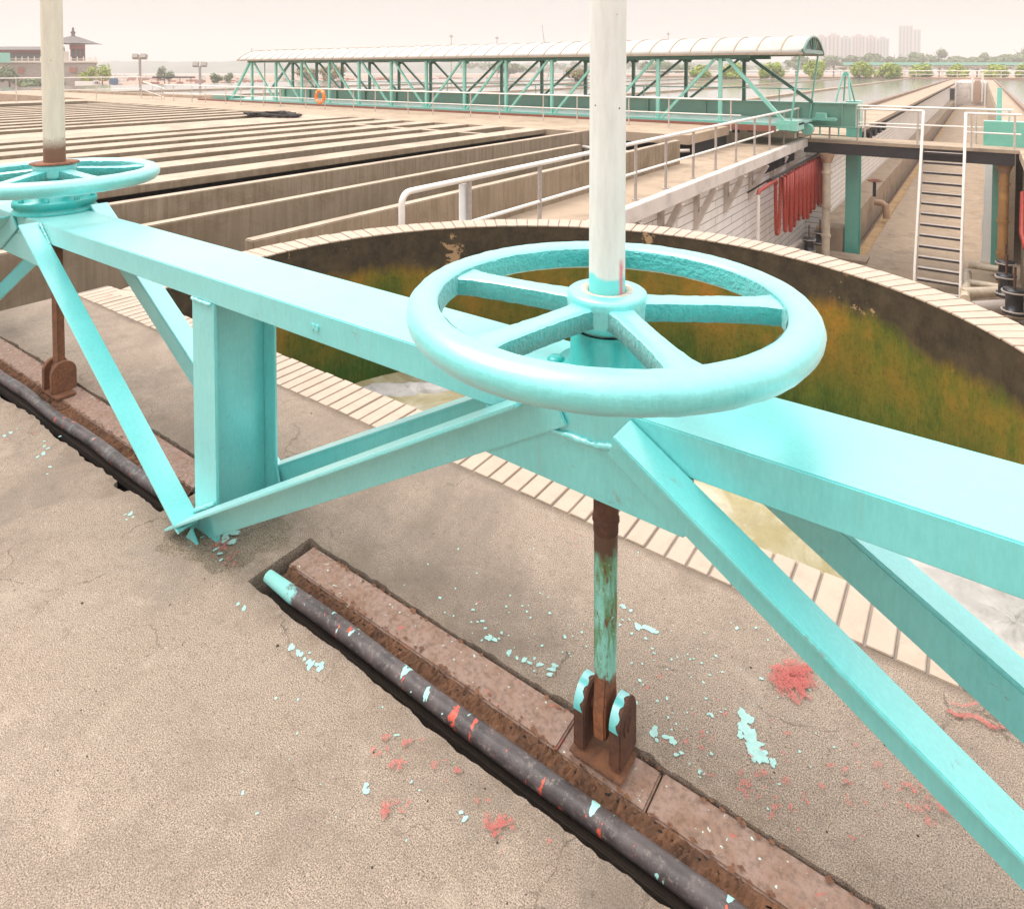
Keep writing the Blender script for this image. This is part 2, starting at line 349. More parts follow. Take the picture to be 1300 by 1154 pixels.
def foliage(name, a, bb):
    m, nt, b = mat(name)
    oi = nt.nodes.new('ShaderNodeNewGeometry').outputs['Random Per Island']
    setc(nt, b, mix(nt, oi, a, bb)); b.inputs['Roughness'].default_value = .6
    b.inputs['Specular IOR Level'].default_value = .3
    return m
M['leaf'] = foliage('shrub_leaves', (.40, .44, .05), (.17, .24, .03))
M['leaf_dark'] = foliage('dark_leaves', (.16, .20, .08), (.08, .12, .05))
M['leaf_dry'] = foliage('dry_leaves', (.34, .26, .12), (.18, .15, .07))
M['bark'] = simple('bark', (.12, .085, .055), .9)
M['earth'] = concrete('reddish_earth', (.40, .25, .18), (.30, .20, .14), speck=False, scale=.05, bstr=.2, bscale=2, bd=.1)
M['hill'] = simple('wooded_hill', (.10, .13, .09), .95, var=.5, vs=.02)
M['stone'] = simple('pale_stone_block', (.34, .29, .255), .85, var=.2, vs=1.5)
M['stone_l'] = simple('white_stone_balustrade', (.70, .62, .54), .7, var=.1)
M['rooftile'] = simple('grey_roof_tile', (.13, .11, .10), .8, var=.3, vs=3)
M['redwood'] = simple('red_brown_timber', (.22, .055, .04), .7)
M['cityp'] = simple('pinkish_tower_wall', (.42, .31, .29), .8, var=.1, vs=.1)
M['cityg'] = simple('grey_tower_wall', (.33, .32, .31), .8, var=.1, vs=.1)
M['truck'] = simple('white_truck_paint', (.75, .73, .70), .4, var=.1)
M['bluep'] = simple('blue_tarpaulin', (.07, .15, .28), .6)

# ------------------------------------------------------------------ mesh builder
class MB:
    def __init__(s): s.v = []; s.f = []; s.smooth = []
    def add(s, vs, fs, smooth=False):
        o = len(s.v); s.v += [tuple(v) for v in vs]; s.f += [tuple(i+o for i in f) for f in fs]; s.smooth += [smooth]*len(fs); return s
    def box(s, x0, x1, y0, y1, z0, z1):
        x0, x1 = min(x0, x1), max(x0, x1); y0, y1 = min(y0, y1), max(y0, y1); z0, z1 = min(z0, z1), max(z0, z1)
        return s.add([(x0,y0,z0),(x1,y0,z0),(x1,y1,z0),(x0,y1,z0),(x0,y0,z1),(x1,y0,z1),(x1,y1,z1),(x0,y1,z1)],
                     [(0,3,2,1),(4,5,6,7),(0,1,5,4),(1,2,6,5),(2,3,7,6),(3,0,4,7)])
    def bar(s, p, q, w, h, up=(0,0,1)):      # rectangular bar p->q, w across, h along up
        p, q = Vector(p), Vector(q); d = (q-p).normalized(); up = Vector(up)
        r = d.cross(up).normalized()*w/2; u = r.cross(d).normalized()*h/2
        vs = [p-r-u, p+r-u, p+r+u, p-r+u, q-r-u, q+r-u, q+r+u, q-r+u]
        return s.add(vs, [(0,3,2,1)[::-1],(4,5,6,7)[::-1],(0,1,5,4)[::-1],(1,2,6,5)[::-1],(2,3,7,6)[::-1],(3,0,4,7)[::-1]])
    def tube(s, pts, r, n=10, cap=True):
        pts = [Vector(p) for p in pts]; rs = r if isinstance(r, (list, tuple)) else [r]*len(pts)
        rings = []; prev = None
        for i, p in enumerate(pts):
            d = (pts[min(i+1, len(pts)-1)]-pts[max(i-1, 0)]).normalized()
            if prev is None:
                a = Vector((0,0,1)) if abs(d.z) < .9 else Vector((1,0,0)); u = d.cross(a).normalized()
            else: u = (prev - d*prev.dot(d)).normalized()
            prev = u; w = d.cross(u)
            rings.append([p+(u*math.cos(2*math.pi*k/n)+w*math.sin(2*math.pi*k/n))*rs[i] for k in range(n)])
        vs = [v for r_ in rings for v in r_]; fs = []
        for i in range(len(rings)-1):
            for k in range(n): fs.append((i*n+k, i*n+(k+1)%n, (i+1)*n+(k+1)%n, (i+1)*n+k))
        o = len(vs); s.add(vs, fs, True)
        if cap: s.add(rings[0][::-1], [tuple(range(n))]); s.add(rings[-1], [tuple(range(n))])
        return s
    def lathe(s, prof, c, n=32, closed=False, jit=0):
        vs = []; fs = []; m = len(prof)
        for k in range(n):
            a = 2*math.pi*k/n
            for (r, z) in prof:
                rr = r + (random.uniform(-jit, jit) if jit else 0); zz = z + (random.uniform(-jit, jit) if jit else 0)
                vs.append((c[0]+rr*math.cos(a), c[1]+rr*math.sin(a), c[2]+zz))
        for k in range(n):
            k2 = (k+1) % n
            for i in range(m if closed else m-1):
                j = (i+1) % m
                fs.append((k*m+i, k2*m+i, k2*m+j, k*m+j))
        return s.add(vs, fs, True)
    def prism(s, poly, axis, a0, a1):        # polygon in the plane perpendicular to axis, extruded a0..a1
        def P(u, v, a): return {'x': (a,u,v), 'y': (u,a,v), 'z': (u,v,a)}[axis]
        n = len(poly); vs = [P(u,v,a0) for u,v in poly]+[P(u,v,a1) for u,v in poly]
        return s.add(vs, [tuple(range(n))[::-1], tuple(range(n,2*n))]+[(i,(i+1)%n,n+(i+1)%n,n+i) for i in range(n)])
    def build(s, name, m, parent=None, bevel=0, origin=None):
        me = bpy.data.meshes.new(name); me.from_pydata(s.v, [], s.f); 
        for p, sm in zip(me.polygons, s.smooth): p.use_smooth = sm
        bm = bmesh.new(); bm.from_mesh(me); bmesh.ops.recalc_face_normals(bm, faces=bm.faces)
        if bevel:
            es = [e for e in bm.edges if len(e.link_faces) == 2 and e.calc_face_angle(0) > .9]
            bmesh.ops.bevel(bm, geom=es, offset=bevel, segments=2, affect='EDGES', clamp_overlap=True)
        bm.to_mesh(me); bm.free()
        if bevel:
            for p in me.polygons: p.use_smooth = False
        me.materials.append(M[m] if isinstance(m, str) else m)
        o = bpy.data.objects.new(name, me); COL.objects.link(o)
        if parent is not None:
            o.parent = parent; o.matrix_parent_inverse = Matrix.Identity(4)
            if parent.get('_off') is None: off = Vector((0,0,0))
            po = world_of(parent)
            for v in me.vertices: v.co -= po
        elif origin is not None:
            for v in me.vertices: v.co -= Vector(origin)
            o.location = origin
        return o
def world_of(o):
    p = Vector((0,0,0))
    while o is not None: p += Vector(o.location); o = o.parent
    return p
def tag(o, label=None, cat=None, group=None, kind=None):
    if label: o['label'] = label
    if cat: o['category'] = cat
    if group: o['group'] = group
    if kind: o['kind'] = kind
    return o
def empty(name, loc, label, cat, group=None):
    o = bpy.data.objects.new(name, None); COL.objects.link(o); o.location = loc
    return tag(o, label, cat, group)
def copy_tree(o, delta=None, parent=None, label=None):
    c = o.copy(); COL.objects.link(c)
    if parent is not None: c.parent = parent
    if delta is not None: c.location = Vector(o.location)+Vector(delta)
    if label: c['label'] = label
    for ch in list(o.children): copy_tree(ch, None, c)
    return c
def struct(mb, name, m, **k): return tag(mb.build(name, m, **k), kind='structure')

# ================================================================== NEAR WALKWAY
SE = -4.58; KO, KI = .665, .90
from mathutils import noise as mn
def jitter(s, k, amp):
    return amp*(mn.noise((s*5, k*7.3, 0))*1.6+mn.noise((s*17, k*3.1, 4))*1.1+mn.noise((s*48, k, 9))*.7)
def build_slab():
    mb = MB(); ss = []; s = SE
    while s < 4.2: ss.append(s); s += .01
    def nearw(s):
        e = -.186-.016*min(1, max(0, (s+.9)*1.5))+jitter(s, 1, .006)
        if s < -1.6: e += jitter(s*.4, 5, .014)
        if -2.02 < s < -1.93: e -= .02
        return e
    def farw(s): return (.044 if s > -1.4 else .084)+max(-.005, jitter(s, 9, .007))+max(0, .03*mn.noise((s*1.3, 3, 3)))
    def inslot(s): return s < -1.70 or s > -1.15
    D = -.55
    for a, b in zip(ss[:-1], ss[1:]):
        m = (a+b)/2
        if inslot(m):
            na, nb, fa, fb = nearw(a), nearw(b), farw(a), farw(b)
            mb.add([(a,-7,0),(b,-7,0),(b,nb,0),(a,na,0),(a,fa,0),(b,fb,0),(b,KO,0),(a,KO,0),(a,na,D),(b,nb,D),(a,fa,D),(b,fb,D)],
                   [(0,1,2,3),(4,5,6,7),(3,2,9,8),(4,10,11,5),(8,9,11,10)])
            prev = inslot(m-.01); nxt = inslot(m+.01)
            if not prev: mb.add([(a,na,0),(a,fa,0),(a,fa,D),(a,na,D)], [(0,1,2,3)])
            if not nxt: mb.add([(b,nb,0),(b,fb,0),(b,fb,D),(b,nb,D)], [(0,3,2,1)])
        else:
            mb.add([(a,-7,0),(b,-7,0),(b,KO,0),(a,KO,0)], [(0,1,2,3)])
    b = 4.2
    mb.add([(SE,-7,0),(SE,KO,0),(SE,KO,-5),(SE,-7,-5)], [(0,1,2,3)])
    o = struct(mb, 'walkway', 'concrete')
    return o
build_slab()
# ground under everything, far and wide, and the shore beyond the works
g = MB(); g.add([(-4000,-3000,-5.6),(4000,-3000,-5.6),(4000,4000,-5.6),(-4000,4000,-5.6)], [(0,1,2,3)])
struct(g, 'ground', 'earth')

# kerb round the tank -------------------------------------------------
TC = (-1.50, 1.95); RI, RO = 2.79, 3.08
root = empty('tank_kerb', (TC[0], TC[1], 0), 'kerb of cream tiles running along the walkway and round the algae-stained basin', 'kerb')
base = MB(); tiles = MB()
s = SE+.05
base.box(SE+.003, 2.6, KO+.002, KI-.004, -.3, -.007)
i = 0
while s < 2.5:
    w = .072+random.uniform(-.004, .004); t = random.uniform(-.002, .001)
    tiles.box(s, s+w-.007, KO+.002+random.uniform(0, .006), KI+random.uniform(-.004, .002), -.012, t)
    s += w+.002
a0 = math.atan2(KI-TC[1], math.sqrt(RI**2-(KI-TC[1])**2)); a1 = math.pi-a0
n = 150; da = (a1-a0)/n
pr = []
for k in range(n):
    t0 = a0+k*da; t1 = t0+da
    def q(r, t, z): return (TC[0]+r*math.cos(t), TC[1]+r*math.sin(t), z)
    RB = RI+.012; base.add([q(RB,t0,-.3),q(RO,t0,-.3),q(RO,t1,-.3),q(RB,t1,-.3),q(RB,t0,-.007),q(RO,t0,-.007),q(RO,t1,-.007),q(RB,t1,-.007)],
             [(4,7,6,5)])
m2 = 104; da = (a1-a0)/m2
for k in range(m2):
    t0 = a0+k*da+.0015; t1 = a0+(k+1)*da-.0020; z = random.uniform(-.002, .002); ro = RO+random.uniform(-.006, .006); ri = RI+random.uniform(-.004, .003)
    if RO*math.sin(t0)+TC[1] < KI: ro = RO
    tiles.add([q(ri,t0,-.012),q(ro,t0,-.012),q(ro,t1,-.012),q(ri,t1,-.012),q(ri,t0,z),q(ro,t0,z),q(ro,t1,z),q(ri,t1,z)],
              [(0,3,2,1),(4,5,6,7),(0,1,5,4),(1,2,6,5),(2,3,7,6),(3,0,4,7)])
base.build('kerb_bed', 'grout', root); tiles.build('tile_course', 'tile', root, bevel=.0022)
# tank
root = empty('round_tank', (TC[0], TC[1], -5), 'round concrete basin with dark and algae-green inner wall', 'tank')
tw = MB(); n = 160; vs = []; fs = []
zs = [-.010, -.3, -.6, -.9, -1.2, -1.8]
b0 = a0-.0; 
for k in range(n+1):
    t = b0+(a1-b0)*k/n
    for z in zs: vs.append((TC[0]+(RI+.004)*math.cos(t), TC[1]+(RI+.004)*math.sin(t), z))
m_ = len(zs)
for k in range(n):
    for i in range(m_-1): fs.append((k*m_+i, (k+1)*m_+i, (k+1)*m_+i+1, k*m_+i+1))
tw.add(vs, fs, True)
L = vs[0]; Rr = vs[n*m_]
tw.add([(L[0], KI-.004, -.012), (Rr[0], KI-.004, -.012), (Rr[0], KI-.004, -1.8), (L[0], KI-.004, -1.8)], [(0,1,2,3)])
tw.build('inner_wall', 'tankwall', root)
ow = MB(); vs = []; fs = []
for k in range(n+1):
    t = b0-.02+(a1-b0+.04)*k/n
    vs += [(TC[0]+(RO-.01)*math.cos(t), TC[1]+(RO-.01)*math.sin(t), -.02), (TC[0]+(RO-.01)*math.cos(t), TC[1]+(RO-.01)*math.sin(t), -5.2)]
for k in range(n): fs.append((2*k, 2*k+1, 2*k+3, 2*k+2))
ow.add(vs, fs, True); ow.build('outer_wall', 'trough', root)
wt = MB(); vs = []
n2 = 90; grid = 70
wv = []; wf = []
for iy in range(grid+1):
    for ix in range(grid+1):
        x = TC[0]-RI+2*RI*ix/grid; y = KI-.01+(TC[1]+RI-KI+.01)*iy/grid
        z = -1.4+.012*math.sin(x*5+y*3)+.010*math.sin(x*11-y*7)+random.uniform(-.004, .004)
        wv.append((x, y, z))
for iy in range(grid):
    for ix in range(grid): wf.append((iy*(grid+1)+ix, iy*(grid+1)+ix+1, (iy+1)*(grid+1)+ix+1, (iy+1)*(grid+1)+ix))
wt.add(wv, wf, True); tag(wt.build('tank_water', 'water'), kind='structure')
fm = MB()
def foam_blob(cx, cy, rx, ry, rot, z, seed):
    rr = random.Random(seed); n = 60; k = 10; vs = [(cx, cy, z+.02)]; fs = []
    ph = [rr.uniform(0, 6.28) for _ in range(5)]
    for j in range(1, k+1):
        for i in range(n):
            t = 2*math.pi*i/n; e = 1+.12*math.sin(3*t+ph[0])+.1*math.sin(5*t+ph[1])+.08*math.sin(9*t+ph[2])+.05*math.sin(17*t+ph[3])
            x = rx*e*math.cos(t)*j/k; y = ry*e*math.sin(t)*j/k
            vs.append((cx+x*math.cos(rot)-y*math.sin(rot), cy+x*math.sin(rot)+y*math.cos(rot), z+.03*(1-(j/k)**2)+rr.uniform(-.008, .008)*(1 if j < k else 0)-(.03 if j == k else 0)))
    for i in range(n): fs.append((0, 1+i, 1+(i+1) % n))
    for j in range(k-1):
        for i in range(n): fs.append((1+j*n+i, 1+(j+1)*n+i, 1+(j+1)*n+(i+1) % n, 1+j*n+(i+1) % n))
    fm.add(vs, fs, True)
p = gp(505, 489, -1.4); foam_blob(p[0]+.1, p[1]-.05, .50, .12, .75, -1.385, 3)
p = gp(1215, 715, -1.4); foam_blob(p[0]+.15, p[1]-.1, .75, .34, .2, -1.38, 5)
p = gp(1290, 800, -1.4); foam_blob(p[0], p[1], .3, .25, .2, -1.38, 6)
tag(fm.build('foam', 'foam'), 'white foam floating on the churning basin water', 'foam', kind='stuff')

# ================================================================== STEEL FRAME
FRM = empty('support_frame', (-1.45, -.03, 0), 'pale turquoise welded steel truss beam crossing the walkway on its posts', 'steel frame')
mb = MB(); t_ = .010
BW0, BW1 = -.155, .092
prof = [(BW0, .905), (BW0, .82), (BW0+t_, .82), (BW0+t_, .895), (BW1-t_, .895), (BW1-t_, .82), (BW1, .82), (BW1, .905)]
mb.prism(prof, 'x', -6.2, 3.4)
mb.build('top_beam', 'teal', FRM, bevel=.003)
wf0 = BW0-.002; wr0 = BW1+.002
def L_member(name, m, c, s0, s1, side, leg=.098, ls0=None, ls1=None, fl=.08, dv=.009):
    # flange along z=c+m*s, sticking outward from the face plane; leg hangs in the face plane
    d = Vector((1, 0, m)).normalized(); v = Vector((m, 0, -1)).normalized()
    if v.z > 0: v = -v
    w0 = wf0 if side < 0 else wr0
    mb = MB()
    def P(s, w, dn): q = Vector((s, 0, c+m*s))+v*dn; return (q.x, w, q.z)
    def blk(sa, sb, wa, wb, va, vb):
        vs = [P(sa,wa,va),P(sb,wa,va),P(sb,wb,va),P(sa,wb,va),P(sa,wa,vb),P(sb,wa,vb),P(sb,wb,vb),P(sa,wb,vb)]
        mb.add(vs, [(0,3,2,1),(4,5,6,7),(0,1,5,4),(1,2,6,5),(2,3,7,6),(3,0,4,7)])
    blk(s0, s1, w0, w0+side*fl, 0, dv)
    blk(ls0 if ls0 is not None else s0, ls1 if ls1 is not None else s1, w0+side*.0004, w0+side*dv, dv-.0005, leg)
    return mb.build(name, 'teal', FRM, bevel=.0022)
PER = 3.02
for off in (-PER, 0):
    L_member('diagonal_brace', -.616 if off == 0 else -.646, .982 if off == 0 else -.894, .135 if off == 0 else -2.79, 1.52 if off == 0 else -1.47, -1)
    L_member('diagonal_brace', .591, .950-.591*off, -1.56+off, -.095+off, -1, leg=.088, ls0=-1.41+off, ls1=-.055+off)
    L_member('diagonal_brace', -.58 if off == 0 else -.60, .953 if off == 0 else -.795, .08 if off == 0 else -2.88, 1.5 if off == 0 else -1.44, 1, leg=.088)
    L_member('diagonal_brace', .56, .925-.56*off, -1.47+off, -.12+off, 1, leg=.088)
    # gusset plates
    for w, th in ((BW0+.0005, .010), (BW1-.0105, .010)):
        mb = MB(); mb.prism([(-.235+off, .819), (-.235+off, .705), (.243+off, .698), (.262+off, .716), (.262+off, .819)], 'y', w, w+th)
        mb.build('gusset_plate', 'teal', FRM, bevel=.0015)
for s0 in (-4.525, -1.505, 1.515):
    mb = MB(); w0, w1 = -.155, .083; tf = .011; ww = .135
    mb.box(s0, s0+ww, w0, w0+tf, -.02, .8195); mb.box(s0, s0+ww, w1-tf, w1, -.02, .8195); mb.box(s0+ww/2-.005, s0+ww/2+.005, w0+tf, w1-tf, -.02, .8195)
    # weld-on stiffeners at the foot
    mb.prism([(s0+ww+.001, 0), (s0+ww+.055, 0), (s0+ww+.001, .16)], 'y', w1-.010, w1-.002)
    mb.build('post', 'teal', FRM, bevel=.0018)
# weld beads
def bead(pts, r=.006):
    mb = MB(); P = []
    for a, b in zip(pts[:-1], pts[1:]):
        a, b = Vector(a), Vector(b); n = max(3, int((b-a).length/.006))
        for i in range(n): P.append(a.lerp(b, i/n)+Vector([random.uniform(-.0012, .0012) for _ in range(3)]))
    mb.tube(P, [r*random.uniform(.7, 1.25) for _ in P], 7); mb.build('weld_bead', 'teal', FRM)
bead([(-.13, -.157, .818), (.06, -.158, .819), (.115, -.160, .835), (.14, -.170, .893)], .007)
bead([(-1.50, -.158, .816), (-1.375, -.158, .816)], .006)
bead([(-1.372, -.150, .815), (-1.372, .07, .815)], .004)
bead([(-1.50, -.160, .075), (-1.372, -.160, .15)], .007)
bead([(-1.47, -.236, .055), (-1.47, -.16, .058)], .006)
bead([(-2.77, -.160, .905), (-2.70, -.160, .855), (-2.66, -.160, .822)], .005)
# small bolt-hole scar on the beam side
mb = MB()
for s0 in (-.86, -.84): mb.tube([(s0, -.153, .862), (s0, -.160, .862)], .010, 8)
mb.build('plug_weld', 'teal', FRM)
mb = MB(); mb.prism([(-1.50, -.01), (-1.40, -.01), (-1.455, .05)], 'y', -.200, -.192); mb.build('foot_stiffener', 'teal', FRM)

# ================================================================== VALVE ACTUATORS
def actuator(s, w, zc, zb, spokes, stem_mat_, lab, kind):
    root = empty('valve_actuator', (s, w, 0), lab, 'valve handwheel', 'handwheel lifting gear on the turquoise beam')
    c = (s, w, zc); rc = (s, w, zc-(.030 if kind == 'l' else 0))
    hw = MB(); hw.lathe([(.091,.010),(.092,.022),(.0905,.032),(.085,.0365),(.062,.0375),(.050,.0365),(.0455,.032),(.0455,.015)], c, 40)
    hw.lathe([(.090,.012),(.089,-.020),(.080,-.040),(.066,-.052),(.05,-.054)], c, 36, jit=.0012)
    hub = hw.build('hub', 'teal_wheel', root)
    rim = MB(); rim.lathe([(.384,-.024),(.394,-.031),(.410,-.036),(.428,-.036),(.445,-.028),(.456,-.012),(.459,.004),(.455,.018),(.444,.030),(.427,.037),(.408,.036),(.394,.030),(.386,.022)], rc, 128, closed=True, jit=.0007)
    ro = rim.build('rim', 'teal_wheel', root)
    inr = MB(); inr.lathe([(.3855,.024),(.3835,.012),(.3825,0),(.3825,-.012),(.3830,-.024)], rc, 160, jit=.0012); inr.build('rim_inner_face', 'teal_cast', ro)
    for a in spokes:
        mb = MB(); sp2 = MB(); a = R(a); d = Vector((math.cos(a), math.sin(a), 0)); t = Vector((-d.y, d.x, 0))
        st = [(.072,.033),(.10,.0285),(.14,.0265),(.22,.0262),(.30,.0285),(.345,.0325),(.372,.039),(.392,.050)]
        def ring(r, h, zt, zb_):
            o = Vector(c).lerp(Vector(rc), min(1, r/.3))+d*r
            return [o+t*h+Vector((0,0,zb_)), o+t*h+Vector((0,0,zt-.004)), o+t*(h-.005)+Vector((0,0,zt)), o-t*(h-.005)+Vector((0,0,zt)), o-t*h+Vector((0,0,zt-.004)), o-t*h+Vector((0,0,zb_))]
        rings = []
        steps = 26
        for i in range(steps+1):
            r = .072+(.392-.072)*i/steps
            for (r0,h0),(r1,h1) in zip(st[:-1], st[1:]):
                if r0 <= r <= r1+1e-9: h = h0+(h1-h0)*(r-r0)/(r1-r0); break
            zt = .018; zb_ = -.026
            rings.append([v+Vector([random.uniform(-.0008,.0008) for _ in range(3)]) for v in ring(r, h, zt, zb_)])
        vs = [v for r_ in rings for v in r_]; top = []; side = []
        for i in range(steps):
            for k in range(6):
                f = (i*6+k, i*6+(k+1)%6, (i+1)*6+(k+1)%6, (i+1)*6+k)
                (top if k in (1,2,3) else side).append(f)
        mb.add(vs, top, True); sp2.add(vs, side, True)
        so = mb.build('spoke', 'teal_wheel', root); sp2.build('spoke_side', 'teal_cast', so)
    # rust stained ring where the stem leaves the hub
    cl = MB(); cl.lathe([(.0420,.030),(.0452,.0365),(.052,.0380),(.0600,.0382),(.0605,.0378)] if kind == 'r' else [(.047,.044),(.088,.045),(.104,.043),(.104,.036)], c, 32, jit=.0004 if kind == 'r' else 0); cl.build('collar', 'hubrust' if kind == 'r' else 'rust_orange', root)
    # pedestal on the beam
    pd = MB()
    if kind == 'r':
        pd.lathe([(.078,zc-.050-0),(.078,zc-.060),(.084,zc-.066),(.084,zb+.022),(.096,zb+.016),(.118,zb+.014),(.120,zb)], (s,w,0), 40)
        for q in (205, 250, 300, 20, 110):
            a = R(q); cx, cy = s+.118*math.cos(a), w+.118*math.sin(a)
            pd.lathe([(0,.024),(.012,.024),(.020,.018),(.023,0)], (cx,cy,zb), 12)
    else:
        pd.lathe([(.10,zc-.045),(.12,zc-.06),(.13,zb+.062),(.172,zb+.062),(.176,zb+.054),(.176,zb+.034),(.168,zb+.030),(.168,zb+.016),(.178,zb+.012),(.178,zb+.001)], (s,w,0), 48)
        for q in range(8):
            a = R(q*45+12); cx, cy = s+.160*math.cos(a), w+.160*math.sin(a)
            pd.lathe([(0,.016),(.011,.016),(.012,0)], (cx,cy,zb+.062), 6)
    pd.build('pedestal', 'teal_dark', root)
    st = MB(); rr = .0415 if kind == 'r' else .0465
    st.tube([(s,w,zc+.01),(s,w,2.6)], rr, 32); st.build('stem_tube', stem_mat_, root)
    if kind == 'r':
        mb = MB(); mb.tube([(s,w,zb-.005),(s,w,.525)], .0295, 20); mb.lathe([(.0295,.006),(.0320,.003),(.0320,-.003),(.0295,-.006)], (s,w,.555), 20); mb.build('upper_rod', 'rust_dark', root)
        mb = MB(); mb.tube([(s,w,.525),(s,w,.30),(s,w,.20),(s,w,.17)], [.028,.027,.0265,.020], 20); mb.build('lift_rod', 'rod_green', root)
        mb = MB(); mb.prism([(w-.026,.19),(w-.034,.10),(w-.03,.045),(w+.03,.045),(w+.034,.10),(w+.026,.19)], 'x', s-.016, s+.016); mb.build('rod_eye', 'rust_orange', root, bevel=.004)
        em, ew = 'rust_dark', .044
    else:
        mb = MB(); mb.box(s-.033, s+.033, w-.016, w+.016, .12, zb-.003); mb.build('lift_rod', 'rust', root, bevel=.004)
        mb = MB(); mb.box(s-.02, s+.02, w-.03, w+.03, .03, .14); mb.build('rod_eye', 'rust', root, bevel=.006)
        em, ew = 'rust', .055
    cv = MB()
    zt = .125
    for e in (-1, 1):
        x0 = s+e*.046
        pts = [(w-ew, .012)]+[(w+ew*math.cos(a), zt-.02+ew*math.sin(a)) for a in [math.pi-math.pi*i/12 for i in range(13)]]+[(w+ew, .012)]
        cv.prism(pts, 'x', x0-.015, x0+.015)
    co = cv.build('clevis', em, root, bevel=.003)
    mb = MB(); mb.tube([(s-.068,w,.098),(s+.068,w,.098)], .014, 16); mb.tube([(s+.058,w,.098),(s+.064,w,.098)], .027, 16); mb.build('clevis_pin', em, co)
    if kind == 'r':
        mb = MB()
        for e in (-1, 1):    # paint left on the rounded clevis tops
            x0 = s+e*.046; n = 12; vs = []; fs = []
            for i in range(n+1):
                a = R(60)+R(125)*i/n
                for xx in (x0-.0135, x0+.006+.004*math.sin(i*1.7)): vs.append((xx, w+(ew+.0012)*math.cos(a), zt-.02+(ew+.0012)*math.sin(a)))
            for i in range(n): fs.append((2*i, 2*i+1, 2*i+3, 2*i+2))
            mb = MB(); mb.add(vs, fs, True); mb.build('paint_patch', 'teal', co)
    mb = MB(); mb.box(s-(.066 if kind == 'r' else .095), s+(.070 if kind == 'r' else .115), w-.056, w+.03, .0008, .006 if kind == 'r' else .013); mb.build('foot_plate', 'rust', root, bevel=.002)
    return root
actuator(0, .0, 1.056, .905, [187, 257, 319, 32, 118], 'stem_white', 'nearer turquoise five-spoke handwheel with white stem, in front of the algae-green basin', 'r')
actuator(-3.03, .0, 1.10, .905, [10, 82, 154, 226, 298], 'stem_rust', 'farther turquoise handwheel at the left edge, its white stem rusting at the foot', 'l')

# sluice gates in the floor slots -------------------------------------
def sluice(s0, s1, wb0, wb1, wp, lab, segs):
    root = empty('sluice_gate', ((s0+s1)/2, wb0, -.1), lab, 'sluice gate', 'sluice gates let into the walkway')
    bar = MB()
    for a, b, dz in segs: bar.box(a, b, wb0, wb1, -.07, -.003+dz)
    bar.build('flat_bar', 'flatbar', root, bevel=.004)
    fl = MB(); rr_ = random.Random(int(s0*10)+77)
    for _ in range(420):
        x = rr_.uniform(s0+.02, min(s1, 1.6)); y = rr_.choice((wb0, wb0, wb1))+rr_.gauss(0, .006); q = rr_.uniform(.003, .010)
        zf = -.001 if wb0 <= y <= wb1 else -.012
        fl.add([(x+q*rr_.uniform(.5, 1.6), y, zf), (x, y+q*rr_.uniform(.3, .9), zf+rr_.uniform(0, .003)), (x-q*rr_.uniform(.5, 1.6), y, zf), (x, y-q*rr_.uniform(.3, .9), zf)], [(0,1,2,3)])
    tag(fl.build('rust_flakes', 'rust', root), kind='stuff')
    lip = MB(); lip.box(s0+.01, s1, wb0-.012, wb0-.001, -.30, -.012); lip.build('gate_plate', 'black', root)  # plate coloured black to give the slot gap its shade
    fb = MB(); n = int((s1-s0)/.006); vs = []; fs = []; k = 7
    for i in range(n+1):
        for j in range(k):
            x = s0+.02+(s1-s0-.02)*i/n; y = wp+.018+(wb0-.002-wp-.018)*j/(k-1)
            z = -.012+.005*math.cos(j/(k-1)*6.28)+random.uniform(-.0055, .0055)
            vs.append((x, y+random.uniform(-.002, .002), z))
    for i in range(n):
        for j in range(k-1): fs.append((i*k+j, (i+1)*k+j, (i+1)*k+j+1, i*k+j+1))
    fb.add(vs, fs); fb.build('packing_strip', 'fibre', root)
    under = MB(); under.box(s0+.02, s1, wp-.012, wp+.02, -.085, -.052); under.build('clamp_angle', 'slot', root, bevel=.003)
    pp = MB(); n = 40
    pts = [(s0+(s1-s0)*i/n, wp+.006+.003*math.sin(i*.7), -.012+.004*math.sin(i*.45)) for i in range(n+1)]
    pts[0] = (pts[0][0], pts[0][1], -.004)
    pp.tube(pts, [.018, .023]+[.0238+.0008*math.sin(i*1.3) for i in range(n-1)], 20)
    pp.build('seal_pipe', 'slot_pipe', root)
sluice(-1.12, 3.6, -.066, .036, -.138, 'rusty gate bar and paint-dripped grey pipe in the near floor slot', [(-1.11, -.095, 0), (-.095, .128, -.006), (.133, 3.6, -.002)])
sluice(-4.5, -1.73, -.036, .078, -.110, 'rusty gate bar and grey pipe in the farther floor slot, left of the post', [(-4.5, -1.74, 0)])

# mortar hump round the post foot
mo = MB()
for (cx, cy, rx, ry, hh, sd) in ((-1.42, -.10, .22, .19, .014, 1), (-4.44, -.10, .2, .17, .014, 2)):
    rr = random.Random(sd); n = 40; k = 12; vs = [(cx, cy, hh)]; fs = []; ph = [rr.uniform(0, 6) for _ in range(4)]
    for j in range(1, k+1):
        for i in range(n):
            t = 6.2832*i/n; e = 1+.13*math.sin(2*t+ph[0])+.1*math.sin(5*t+ph[1])+.06*math.sin(11*t+ph[2])
            vs.append((cx+rx*e*math.cos(t)*j/k, cy+ry*e*math.sin(t)*j/k, hh*(1-(j/k)**1.6)+rr.uniform(-.004, .004)*(j < k)-(.004 if j == k else 0)))
    for i in range(n): fs.append((0, 1+i, 1+(i+1) % n))
    for j in range(k-1):
        for i in range(n): fs.append((1+j*n+i, 1+(j+1)*n+i, 1+(j+1)*n+(i+1) % n, 1+j*n+(i+1) % n))
    mo.add(vs, fs, True)
struct(mo, 'walkway_mortar', 'mortar')

